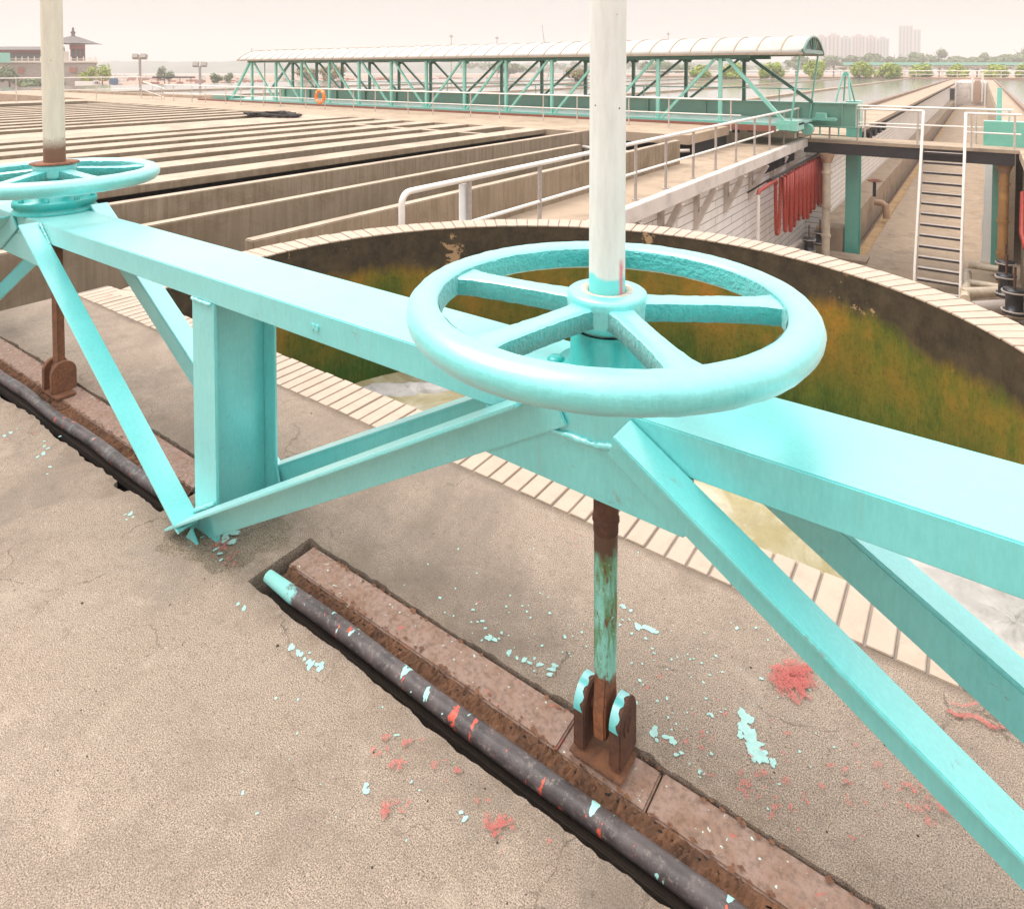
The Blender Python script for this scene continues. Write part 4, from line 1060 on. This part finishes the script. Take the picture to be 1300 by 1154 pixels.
# roof: arched sheet with seams
RX0, RX1 = -33.2, -3.75; nseg = 16; yc = (WF+WB)/2+.05; hw_ = 1.60; hh = .56; zr = ZTc+.02
def arch(t, off=0): # t in 0..1
    a = -1+2*t; return (yc+(hw_+off)*a, zr+(hh+off)*(1-abs(a)**2.2))
rf = MB(); vs = []; fs = []
for sx in (RX0, RX1):
    for o_ in (0, -.03):
        for i in range(nseg+1): y, z = arch(i/nseg, o_); vs.append((sx, y, z))
n = nseg+1
for i in range(nseg):
    fs += [(i, i+1, 2*n+i+1, 2*n+i), (n+i, 3*n+i, 3*n+i+1, n+i+1), (i, n+i, n+i+1, i+1), (2*n+i, 2*n+i+1, 3*n+i+1, 3*n+i)]
fs += [(0, 2*n, 3*n, n), (nseg, n+nseg, 3*n+nseg, 2*n+nseg)]
rf.add(vs, fs, True); ro = rf.build('roof', 'roof', CB)
s = RX0; 
while s < RX1:
    mb = MB(); mb.tube([(s, *arch(i/nseg, .012)) for i in range(nseg+1)], .022, 5); mb.build('seam', 'roof_in', ro); s += .72
mb = MB(); mb.box(RX0, RX1+.02, yc-hw_-.03, yc-hw_+.01, zr-.05, zr+.01); mb.box(RX0, RX1+.02, yc+hw_-.01, yc+hw_+.03, zr-.05, zr+.01); mb.build('eaves_trim', 'roof_in', ro)
# roof end: dark frame
mb = MB(); mb.tube([(RX1+.01, *arch(i/nseg, -.02)) for i in range(nseg+1)], .04, 6); mb.bar((RX1, yc-hw_, zr+.06), (RX1, yc+hw_, zr+.06), .05, .12)
for q in (.3, .45, .55, .7):
    y, z = arch(q, -.05); mb.tube([(RX1, yc+(q-.5)*.6, zr), (RX1, y, z)], .022, 6)
mb.build('end_frame', 'green_dark', CB)
mb = MB(); vs = [(RX1-.15, *arch(i/nseg, -.05)) for i in range(nseg+1)]; mb.add(vs, [tuple(range(nseg+1))]); mb.build('end_screen', 'green_dark', CB)
for y in (yc-hw_+.2, yc+hw_-.3):
    MB().tube([(RX1-.1, y, zr), (RX1-.35, y, -.1)], .03, 6).build('roof_prop', 'teal_far', CB)
MB().tube([(RX0+.2, yc, zr), (RX0+.2, yc, -.1)], .03, 6).build('roof_prop', 'teal_far', CB)
# carriages
mb = MB(); mb.box(-35.6, -34.3, 20.0, 21.2, -.42, .1); mb.build('end_carriage', 'green_far', CB)
mb = MB(); mb.box(-4.5, -3.9, 20.2, 21.2, -.30, .0); mb.build('end_carriage', 'teal_light_far', CB)
mb = MB(); mb.box(-3.9, -3.2, 22.4, 22.8, -.10, -.02); mb.box(-3.8, -3.5, 22.4, 22.7, -.02, .14); mb.build('motor_mount', 'teal_far', CB)
mb = MB()
for k in range(46):
    s = -33.5+k*.64+random.uniform(-.1, .1); mb.box(s, s+random.uniform(.06, .22), 20.3, 20.42, -.40-random.uniform(0, .10), -.27)
mb.build('rollers', 'black', CB)
mb = MB(); mb.box(-36.5, -4.4, 19.62, 19.74, -.30, -.12); tag(mb.build('rail_track', 'redrail'), 'red-brown rail along the far edge of the cross walkway', 'rail')
mb = MB(); mb.tube([(-3.9, 21.6, -.35), (-3.9, 21.9, -.35)], .18, 12); mb.tube([(-4.3, 21.6, -.35), (-4.3, 21.9, -.35)], .14, 12); mb.build('wheel', 'teal_far', CB)
# little A-frame stand
AF = empty('trestle_stand', (-3.2, 24.5, .47), 'small turquoise A-frame stand on the right end of the bridge girder', 'stand')
for (a, b) in (((-3.45, 24.0), (-3.28, 24.3)), ((-3.0, 24.0), (-3.12, 24.3)), ((-3.3, 24.6), (-3.22, 24.35)), ((-2.95, 24.6), (-3.14, 24.35))):
    MB().tube([(a[0], a[1], .47), (b[0], b[1], 1.45)], .03, 6).build('leg', 'teal_far', AF)
MB().box(-3.26, -3.14, 24.25, 24.4, 1.35, 1.5).build('head', 'teal_far', AF)
LD = empty('access_ladder', (-3.4, 23.0, -.8), 'short pale ladder at the right end of the green bridge', 'ladder')
for x in (-3.95, -3.35): MB().tube([(x, 24.0, -.75), (x, 24.0, .35)], .03, 6).build('stile', 'teal_light_far', LD)
for z in (-.4, -.1, .2): MB().tube([(-3.95, 24.0, z), (-3.35, 24.0, z)], .022, 6).build('rung', 'teal_light_far', LD)
# lifebuoy on the long railing
x_, y_ = at(407, 0.0001)
bs = None
p = gp(407, 140, ZT); fx = (18.1-CAM.y)/(gp(407, 140, ZT)[1]-CAM.y); sx = CAM.x+(gp(407, 140, ZT)[0]-CAM.x)*fx
LB = empty('lifebuoy', (sx, 18.08, .33), 'orange lifebuoy hanging on the long white railing', 'lifebuoy')
vs = []; fs = []; n, m_ = 28, 10
for i in range(n):
    a = 6.2832*i/n
    for k in range(m_):
        b = 6.2832*k/m_; r = .27+.075*math.cos(b); vs.append((sx+r*math.cos(a), 18.08+.075*math.sin(b), .36+r*math.sin(a)))
for i in range(n):
    for k in range(m_): fs.append((i*m_+k, ((i+1) % n)*m_+k, ((i+1) % n)*m_+(k+1) % m_, i*m_+(k+1) % m_))
MB().add(vs, fs, True).build('ring', 'buoy', LB)
for a in (45, 135, 225, 315):
    a = R(a); mb = MB(); c = Vector((sx+.27*math.cos(a), 18.08, .36+.27*math.sin(a))); t = Vector((-math.sin(a), 0, math.cos(a)))*.03
    mb.tube([c-t, c+t], .082, 10); mb.build('band', 'buoyband', LB)
# rope heap
p = gp(345, 148, ZT); mb = MB(); rr = random.Random(5); pts = []
for i in range(260):
    t = i*.42; ex = 1.7*math.sqrt(rr.random()); a = t
    pts.append((p[0]+(1.6*math.cos(a)*rr.uniform(.5, 1)), p[1]+.75*math.sin(a)*rr.uniform(.4, 1), ZT+.04+.13*rr.random()*max(.1, 1-abs(math.cos(a))*.6)))
mb.tube(pts, .035, 5); tag(mb.build('rope_heap', 'rope'), 'heap of black rope lying on the widest trough slab', 'rope')

# ================================================================== PONDS BEYOND
mb = MB(); mb.box(-100, -5.3, 25.0, 178, -1.5, -.70); struct(mb, 'pond_water', 'pond')
mb = MB(); mb.box(2.75, 40, 25.0, 178, -1.5, -.80); struct(mb, 'pond_water', 'pond')
for i, s in enumerate((-13.2, -25, -38, -52, -68)):
    mb = MB(); mb.box(s-.30, s+.30, 24.9, 178, -1.6, -.55)
    tag(mb.build('pond_divider', 'deck'), ordn[i].capitalize()+' long pond divider wall, counted from the brown curb', 'wall', 'divider walls between the ponds')
mb = MB(); mb.box(-100, 40, 178, 186, -1.6, -.35); struct(mb, 'pond_bank', 'earth')
mb = MB(); mb.box(-75, -4.9, 24.5, 24.9, -1.6, -.3); mb.box(-75, -35.8, 19.7, 24.5, -3, -.5); tag(mb.build('pond_end_wall', 'deck'), 'low concrete wall behind the bridge at the near end of the ponds', 'wall')
pp = [(-100+k*4.0, 180, -.35) for k in range(36)]
railing('railing', 'far pale railing along the pond bank in front of the round shrubs', [(-100, 180, -.35), (40, 180, -.35)], 1.5, pp[::2], mids=(.45,), r=.10, pm='curb', m='white_rail')

# ================================================================== VEGETATION
def crown(mb, c, rx, ry, rz, n, size, rr, clumps=9):
    cl = []
    for _ in range(clumps):
        a = rr.uniform(0, 6.28); e = rr.uniform(-.3, .95); q = math.sqrt(max(0, 1-e*e))*rr.uniform(.35, .85)
        cl.append((c[0]+rx*q*math.cos(a), c[1]+ry*q*math.sin(a), c[2]+rz*e*.62, rr.uniform(.32, .5)))
    for i in range(n):
        k = rr.choice(cl); a = rr.uniform(0, 6.28); e = rr.uniform(-1, 1); q = math.sqrt(1-e*e); r = rr.uniform(.55, 1.05)*k[3]
        p = Vector((k[0]+rx*r*q*math.cos(a), k[1]+ry*r*q*math.sin(a), k[2]+rz*r*e))
        nrm = (Vector((q*math.cos(a), q*math.sin(a), e))+Vector((rr.uniform(-.6,.6), rr.uniform(-.6,.6), rr.uniform(-.2,.8)))).normalized()
        t = nrm.orthogonal().normalized(); t.rotate(Matrix.Rotation(rr.uniform(0, 6.28), 3, nrm)); b = nrm.cross(t); s = size*rr.uniform(.6, 1.3)
        mb.add([p-t*s-b*s*.5, p+t*s-b*s*.5, p+t*s*.7+b*s*.6, p-t*s*.7+b*s*.6], [(0,1,2,3)])
def tree(name, px, d, ybase, ytop, wpx, lab, cat, m='leaf', group=None, trunk=.25, n=900, size=None, zg=None, seed=0, clumps=9):
    rr = random.Random(seed+int(px)); x, y = at(px, d); z0 = zat(ybase, d) if zg is None else zg; z1 = zat(ytop, d); h = z1-z0; w = wpx/F*d
    root = empty(name, (x, y, z0), lab, cat, group)
    ct = z0+h*trunk; mb = MB(); crown(mb, (x, y, (ct+z1)/2), w/2, w/2, (z1-ct)/2*1.05, n, size or w*.045, rr, clumps); mb.build('crown', m, root)
    mb = MB(); mb.tube([(x, y, z0-.3), (x+w*.01, y, z0+h*.4), (x, y, z0+h*.8)], [w*.035, w*.025, w*.008], 6)
    for _ in range(5):
        a = rr.uniform(0, 6.28); zz = z0+h*rr.uniform(.3, .6); mb.tube([(x, y, zz), (x+w*.3*math.cos(a), y+w*.3*math.sin(a), zz+h*.25)], [w*.015, w*.005], 5)
    mb.build('trunk', 'bark', root); return root
shr = [(1034, 75, 28, 'round shrub left of the roof end, beyond the pond railing'), (1091, 79, 28, 'rounded shrub below the pink towers'), (1127, 77, 31, 'largest rounded shrub, below the gap left of the grey tower'),
       (1171, 81, 30, 'low wide shrub below the grey tower'), (1217, 82, 24, 'small rounded shrub just left of the yard-end standpipes'), (1262, 81, 28, 'rounded shrub right of the yard-end standpipes'),
       (1300, 82, 20, 'shrub cut off by the right edge'), (980, 80, 26, 'shrub seen under the right end of the arched roof'), (930, 80, 30, 'shrub seen through the bridge right of its last tall post'), (890, 82, 24, 'small shrub seen through the bridge, third bay from its right end')]
for i, (px, yt, w, lab) in enumerate(shr):
    tree('shrub', px, 158, 96, yt, w*1.1, lab, 'shrub', 'leaf', 'round shrubs along the pond bank', trunk=-.45, n=2600, size=.24, zg=-.45, seed=i, clumps=14)

# ================================================================== FAR LEFT SHORE
mb = MB(); 
sh = []
for px, d in ((-200, 60), (-200, 480), (300, 520), (560, 560), (900, 600), (1500, 620), (1500, 160), (700, 150), (420, 60)):
    sh.append((*at(px, d), 0))
vs = [(x, y, -3.0) for x, y, z in sh]
mb.add(vs, [tuple(range(len(vs)))]); struct(mb, 'shore', 'earth')
mb = MB(); c1 = at(-1500, 500); 
vs = [(*at(-1200, 380), -3.9), (*at(-1200, 2600), -3.9), (*at(1700, 2600), -3.9), (*at(1700, 420), -3.9)]
mb.add(vs, [(0,1,2,3)]); struct(mb, 'lake', 'lake')
# hills
def hills(d, ys, name, x0, x1, thick, seed):
    rr = random.Random(seed); mb = MB(); n = len(ys)*10; vs = []; fs = []; k = 5
    ph = [rr.uniform(0, 6) for _ in range(4)]
    for i in range(n+1):
        t = i/n; u = t*(len(ys)-1); a = int(min(u, len(ys)-2)); y = ys[a]+(ys[a+1]-ys[a])*(u-a)
        y += .7*math.sin(i*.9+ph[0])+.5*math.sin(i*2.3+ph[1])+rr.uniform(-.4, .4)
        px = x0+(x1-x0)*t
        for j in range(k):
            q = j/(k-1); dd = d+thick*q
            z = -4+(zat(y, d)+4)*math.sin(q*math.pi/2*1.0)**.8 if j < k-1 else zat(y, d)
            vs.append((*at(px, dd), z))
    for i in range(n):
        for j in range(k-1): fs.append((i*k+j, (i+1)*k+j, (i+1)*k+j+1, i*k+j+1))
    mb.add(vs, fs, True); return struct(mb, name, 'hill')
hills(820, [77, 76, 75, 78, 76, 77, 74, 76, 77, 78, 79, 80, 78, 76, 79], 'hills', -150, 1000, 160, 3)
# stone terrace with pavilion
D_ = 150
def seg(px0, px1, y0, y1, d0, depth, m, name, parent, bevel=0):
    # block facing the camera; px/y are extents on its front face at depth d0
    a = Vector(at(px0, d0)); b = Vector(at(px1, d0)); dv = ((b if px1 < 650 else a)-Vector((CAM.x, CAM.y))).normalized()*depth
    z0, z1 = zat(y1, d0), zat(y0, d0)
    p = [a, b, b+dv, a+dv]
    mb = MB(); vs = [(q.x, q.y, z0) for q in p]+[(q.x, q.y, z1) for q in p]
    mb.add(vs, [(0,3,2,1),(4,5,6,7),(0,1,5,4),(1,2,6,5),(2,3,7,6),(3,0,4,7)])
    return mb.build(name, m, parent)
pv = empty('terrace_pavilion', (*at(60, D_), -3), 'pale stone terrace with a grey-roofed Chinese pavilion on its corner', 'pavilion')
seg(-60, 123, 80, 116, D_, 30, 'stone', 'terrace_wall', pv)
seg(-60, 124.5, 77.5, 80, D_-.3, 31, 'stone_l', 'cornice', pv)
for k in range(24): seg(-58+k*7.8, -56.6+k*7.8, 72.5, 77.5, D_-.1, .3, 'stone_l', 'baluster', pv)
seg(-60, 124, 75, 75.8, D_-.05, .2, 'stone_l', 'coping', pv)
seg(-60, 79, 67, 78, D_+8, 12, 'redwood', 'gallery_wall', pv)
seg(-60, 79, 62.8, 66.9, D_+6, 16, 'redwood', 'gallery_eaves', pv)
for k in range(9): seg(14+k*8, 20+k*8, 69, 77, D_+7.8, .1, 'glass', 'window', pv)
mb = MB(); a = Vector(at(-60, D_+4)); b = Vector(at(83, D_+4)); z0, z1 = zat(63, D_), zat(57.5, D_)
q = (b-Vector((CAM.x, CAM.y))).normalized(); vs = [(a.x, a.y, z0), (b.x, b.y, z0), (b.x+q.x*9, b.y+q.y*9, z1), (a.x+q.x*9, a.y+q.y*9, z1), (b.x+q.x*18, b.y+q.y*18, z0), (a.x+q.x*18, a.y+q.y*18, z0)]
mb.add(vs, [(0,1,2,3),(3,2,4,5),(1,4,2),(0,3,5)]); mb.build('gallery_roof', 'rooftile', pv)
seg(80, 88, 66, 78, D_+2, 6, 'stone_l', 'corner_wall', pv)
for px in (90, 96, 102, 107.5): seg(px, px+1.3, 60, 77.5, D_+1.5, .3, 'redwood', 'column', pv)
seg(91.3, 107.5, 63, 77.5, D_+2.2, 3, 'glass', 'window', pv)
seg(89, 109, 57, 62.9, D_+1.4, 6, 'redwood', 'lintel', pv)
# pavilion roof (curved hip)
cx, cy = at(94, D_+5); mb = MB(); rings = [(5.0, 56.2), (3.9, 54.2), (2.6, 51.2), (1.1, 47.6), (.25, 46.4)]; vs = []; n = 4
for (r, yy) in rings:
    for i in range(8):
        a = YAW+math.pi/4*i; q = r*(1.22 if i % 2 else 1.0); vs.append((cx+q*math.cos(a), cy+q*math.sin(a), zat(yy-(1.2 if i % 2 and r > 5 else 0), D_+5)))
fs = []
for j in range(len(rings)-1):
    for i in range(8): fs.append((j*8+i, j*8+(i+1) % 8, (j+1)*8+(i+1) % 8, (j+1)*8+i))
fs.append(tuple(range(8))[::-1]); mb.add(vs, fs); mb.build('pavilion_roof', 'rooftile', pv)
MB().lathe([(.5, 0), (.3, .4), (.55, .8), (.2, 1.3), (.25, 1.7), (0, 2.2)], (cx, cy, zat(46.5, D_+5)), 10).build('finial', 'rooftile', pv)
seg(88, 97, 86, 92.5, D_-.35, .2, 'ochre', 'wall_plaque', pv); seg(23, 30, 86, 94, D_-.35, .2, 'ochre', 'wall_plaque', pv)
o = seg(-2, 13.5, 67.5, 80, D_-6, 5, 'teal_far', 'green_shed', None); tag(o, 'green box shed in front of the terrace at the left edge', 'shed')
TR = [('tree', 12, 138, 108, 83, 34, 'dark green bushy tree in front of the terrace at the left edge', 'leaf_dark'),
      ('tree', 113, 140, 108, 84, 24, 'green tree against the right end of the terrace wall', 'leaf'),
      ('tree', 130, 143, 108, 79, 22, 'taller green tree just past the terrace corner', 'leaf'),
      ('tree', 45, 136, 112, 101, 60, 'low dark hedge-like tree behind the left railing', 'leaf_dark'),
      ('tree', 209, 165, 104, 84.5, 20, 'small round tree standing above the dark canopy', 'leaf_dark'),
      ('tree', 275, 150, 108, 92.5, 20, 'dark bush right of the second floodlight', 'leaf_dark'),
      ('tree', 291, 150, 107, 92.5, 15, 'small dark bush by the left end of the bridge', 'leaf_dark'),
      ('tree', 392, 160, 104, 84, 34, 'dry brownish tree seen through the bridge left of the lifebuoy', 'leaf_dry'),
      ('tree', 422, 160, 104, 82, 36, 'dry brownish tree seen through the bridge right of the lifebuoy', 'leaf_dry'),
      ('tree', 730, 130, 108, 84, 34, 'spiky dry tree seen through the bridge left of the near stem', 'leaf_dry'),
      ('tree', 840, 300, 92, 78, 60, 'grey green tree seen through the bridge right of the near stem', 'leaf_dark'),
      ('tree', 645, 320, 92, 78, 50, 'hazy tree seen through the middle of the bridge', 'leaf_dark')]
for i, (nm, px, d, yb, yt, w, lab, m) in enumerate(TR): tree(nm, px, d, yb, yt, w, lab, 'tree', m, trunk=.12, n=900, zg=-3, seed=40+i)
# second row: hazy trees on the right
for i, (px, yt, w) in enumerate(((1058, 66, 34), (1085, 70, 40), (1110, 66, 34), (1135, 62, 30), (1160, 66, 36), (1192, 58, 28), (1222, 71, 46), (1252, 60, 26), (1272, 68, 60), (1296, 52, 26), (1010, 70, 40), (1205, 70, 40), (1240, 72, 40))):
    tree('tree', px, 330, 88, yt, w, 'hazy background tree, '+ordn[i]+' in the row beyond the elevated pipeline, counted in planting order', 'tree', 'leaf_dark', 'hazy trees beyond the ponds', trunk=.2, n=700, zg=-3, seed=80+i, clumps=7 if yt > 64 else 4)
wd = MB(); rr = random.Random(99)
for i in range(46):
    px = 600+i*16+rr.uniform(-8, 8); d = rr.uniform(520, 640); x, y = at(px, d); zt = zat(rr.uniform(76, 83), d); crown(wd, (x, y, (zt-3)/2), 9, 9, (zt+3)/2, 160, 1.1, rr, 5)
tag(wd.build('far_wood', 'leaf_dark'), 'hazy strip of woodland along the horizon', 'woodland', kind='stuff')
# truck, block wall, canopy, floodlights
tk = empty('tanker_truck', (*at(108, 125), -3), 'small white tanker truck parked behind the left railing', 'truck')
seg(95, 118, 104, 110.5, 125, 2.2, 'truck', 'tank', tk); seg(118.5, 125, 103, 112, 125, 2.2, 'truck', 'cab', tk); seg(120, 124.5, 104, 107, 124.9, .05, 'glass', 'windscreen', tk)
for px in (99, 105, 122): 
    x, y = at(px, 124.8); MB().tube([(x, y, zat(112.5, 125)), (x+FW.x*2.4, y+FW.y*2.4, zat(112.5, 125))], .45, 12).build('wheel', 'black', tk)
o = seg(145, 189, 110, 121, 118, 3, 'stone_l', 'block_wall', None); tag(o, 'low whitish block wall behind the first floodlight', 'wall')
cn = empty('flat_canopy', (*at(220, 140), -3), 'flat dark canopy on posts below the small round tree', 'canopy')
seg(193, 248, 98, 99.5, 140, 8, 'black', 'canopy_roof', cn)
for px in (200, 214, 228, 242): seg(px, px+.8, 99.5, 108, 141, .3, 'bark', 'post', cn)
o = seg(139, 150, 100, 108, 150, 4, 'bluep', 'blue_shed', None); tag(o, 'blue covered shed right of the terrace trees', 'shed')
def flood(px, d, ytop, yb, lab):
    x, y = at(px, d); root = empty('floodlight', (x, y, zat(yb, d)), lab, 'floodlight', 'twin floodlights on poles')
    MB().tube([(x, y, zat(yb, d)), (x, y, zat(ytop, d))], .13*d/70, 8).build('pole', 'grey_rail', root)
    for e in (-1, 1):
        c = Vector((x, y, zat(ytop-2.5, d)))+Vector((RT.x, RT.y, 0))*e*d*5.2/F
        mb = MB(); mb.bar(c-Vector((RT.x, RT.y, 0))*3.3*d/F, c+Vector((RT.x, RT.y, 0))*3.3*d/F, .4, 5.2*d/F, up=(FW.x*.35, FW.y*.35, 1)); mb.build('lamp_box', 'dark_beam' if False else 'grey_rail', root)
    MB().bar(Vector((x, y, zat(ytop+.5, d)))-Vector((RT.x, RT.y, 0))*9*d/F, Vector((x, y, zat(ytop+.5, d)))+Vector((RT.x, RT.y, 0))*9*d/F, .15, .15).build('crossbar', 'grey_rail', root)
flood(178, 60, 74.5, 126, 'nearer and taller twin floodlight behind the left railing')
flood(254, 85, 84.5, 120, 'smaller twin floodlight left of the green bridge')
# debris heaps, fences on the shore
rr = random.Random(21)
db = MB()
for _ in range(800):
    px = rr.uniform(-20, 560) if rr.random() < .7 else rr.uniform(560, 1000); d = rr.uniform(75, 400); x, y = at(px, d); r = rr.uniform(.3, 1.4)*(d/200)
    h = rr.uniform(.25, .9)*r
    o = [(x+r*math.cos(a)*rr.uniform(.6, 1.2), y+r*math.sin(a)*rr.uniform(.6, 1.2), -3) for a in [6.28*i/6 for i in range(6)]]
    db.add(o+[(x+rr.uniform(-.2, .2)*r, y, -3+h)], [(i, (i+1) % 6, 6) for i in range(6)])
tag(db.build('spoil_heaps', 'stone'), 'scattered heaps of spoil on the reddish shore', 'spoil', kind='stuff')
db = MB()
for _ in range(420):
    px = rr.uniform(-20, 900); d = rr.uniform(75, 300); x, y = at(px, d); r = rr.uniform(.5, 2.2)
    db.box(x-r, x+r, y-r*.4, y+r*.4, -3, -3+rr.uniform(.3, 1.1))
tag(db.build('brick_stacks', 'ochre'), 'scattered stacks of reddish bricks on the shore', 'bricks', kind='stuff')
# masts
for px, d, y0, y1, dx, lab in ((573, 260, 90, 44, 0, 'slim mast rising above the bridge roof, left of the leaning one'), (631, 300, 90, 46, 0, 'short mast rising above the middle of the bridge roof'), (688, 300, 90, 32, 9, 'thin mast leaning left above the bridge roof'), (848, 320, 90, 41, 0, 'faint mast above the roof right of the near stem'), (320, 200, 98, 62, 0, 'thin mast seen near the left end of the bridge')):
    x, y = at(px+dx, d); x2, y2 = at(px, d); mb = MB(); mb.tube([(x, y, -3), (x2, y2, zat(y1, d))], [.3, .14], 6)
    if dx == 0 and d > 250: mb.box(x-.5, x+.5, y-.5, y+.5, zat(y1+4, d), zat(y1+2, d))
    tag(mb.build('mast', 'grey_rail'), lab, 'mast', 'masts beyond the bridge')
# elevated pipeline
ep = empty('elevated_pipeline', (*at(1180, 210), -3), 'pale green pipeline on piers crossing behind the round shrubs', 'pipeline')
seg(1070, 1420, 79.6, 83.2, 210, 3, 'teal_light_far', 'deck_band', ep); seg(1060, 1420, 84.5, 86, 211, 3, 'stone_l', 'lower_band', ep)
for k in range(14): seg(1075+k*24, 1077.5+k*24, 83.2, 100, 211, 1, 'stone_l', 'pier', ep)
# city
def tower(px0, px1, ytop, d, m, lab, setback=True):
    root = empty('tower_block', (*at((px0+px1)/2, d), -3), lab, 'tower block', 'hazy tower blocks on the skyline')
    seg(px0, px1, ytop, 92, d, 25, m, 'wall', root)
    if setback: seg(px0+(px1-px0)*.25, px0+(px1-px0)*.7, ytop-2.2, ytop, d+6, 10, m, 'roof_house', root)
    n = max(2, int((px1-px0)/4))
    for i in range(n):
        a = px0+(px1-px0)*(i+.3)/n; seg(a, a+(px1-px0)*.35/n, ytop+2, 88, d-.4, .3, 'glass', 'window_strip', root)
cx_ = [(1035, 1050, 47, 900, 'cityp', 'pinkish tower block farthest left, behind the roof end'), (1050.3, 1065.5, 45, 860, 'cityp', 'pinkish tower block, second from the left'), (1066, 1080.5, 48, 900, 'cityg', 'greyish tower block in the middle of the pink cluster'),
       (1081, 1097.5, 46, 850, 'cityp', 'pinkish tower block, fourth from the left'), (1098, 1111.5, 47, 900, 'cityp', 'pinkish tower block, fifth from the left'), (1112, 1128, 49.5, 880, 'cityg', 'last and lowest tower of the pink cluster'),
       (1140, 1158, 33, 950, 'cityg', 'tallest grey tower standing alone'), (1158.5, 1168, 38, 960, 'cityg', 'lower wing attached right of the tallest grey tower')]
for a, b, yt, d, m, lab in cx_: tower(a, b, yt, d, m, lab, a < 1130)

# ================================================================== HAZE, WORLD, LIGHT
HZ = MB(); HZ.box(-2200, 2200, -1500, 2600, -6.8, 75)
hm = bpy.data.materials.new('haze_air'); hm.use_nodes = True; nt = hm.node_tree; nt.nodes.clear()
out = nt.nodes.new('ShaderNodeOutputMaterial'); pvn = nt.nodes.new('ShaderNodeVolumePrincipled')
pvn.inputs['Color'].default_value = (.72, .69, .675, 1); pvn.inputs['Density'].default_value = .0012; pvn.inputs['Anisotropy'].default_value = .0
nt.links.new(pvn.outputs[0], out.inputs['Volume'])
ho = HZ.build('haze', hm); tag(ho, 'pale even haze over the whole waterworks', 'haze', kind='stuff')

w = bpy.data.worlds.new('World'); S.world = w; w.use_nodes = True; nt = w.node_tree; bg = nt.nodes['Background']
sky = nt.nodes.new('ShaderNodeTexSky'); sky.sky_type = 'NISHITA'; sky.sun_disc = False
SUN_EL, SUN_AZ = 58, 250
sky.sun_elevation = R(SUN_EL); sky.sun_rotation = R(SUN_AZ); sky.dust_density = 6; sky.air_density = 1.5
tc = nt.nodes.new('ShaderNodeTexCoord'); z = sep(nt, tc.outputs['Generated'])[2]
cl = ramp(nt, z, [(0., (1., 1., 1.)), (.12, (1., 1., 1.)), (.32, (1., 1., 1.)), (.6, (1., 1., 1.)), (1., (1., 1., 1.))])
# ramp colours above 1 are scaled here: overcast veil (brighter towards the zenith)
for nd in nt.nodes:
    if nd.type == 'VALTORGB':
        for e, c in zip(nd.color_ramp.elements, ((.715, .688, .672), (.75, .705, .68), (1.55, 1.53, 1.52), (2.1, 2.08, 2.07), (2.9, 2.88, 2.88))): e.color = (*[x/3 for x in c], 1)
sc1 = mix(nt, 1., cl, (.0, .0, .0), 'ADD')
vm = nt.nodes.new('ShaderNodeVectorMath'); vm.operation = 'SCALE'; vm.inputs['Scale'].default_value = 30.; nt.links.new(sc1, vm.inputs[0])
fin = mix(nt, .93, sky.outputs[0], vm.outputs[0])
nt.links.new(fin, bg.inputs[0]); bg.inputs[1].default_value = .1
sl = bpy.data.lights.new('sun', 'SUN'); so = bpy.data.objects.new('sun', sl); COL.objects.link(so)
sl.energy = 2.3; sl.angle = R(30); sl.color = (1, .95, .88)
az = R(SUN_AZ); d = Vector((math.sin(az)*math.cos(R(SUN_EL)), math.cos(az)*math.cos(R(SUN_EL)), math.sin(R(SUN_EL))))
so.rotation_euler = d.to_track_quat('Z', 'Y').to_euler(); so.location = (0, 0, 50)
S.view_settings.view_transform = 'Standard'; S.view_settings.look = 'None'; S.view_settings.exposure = 0.20; S.view_settings.gamma = 1
S.cycles.volume_bounces = 1; S.cycles.max_bounces = 6; S.cycles.use_denoising = True
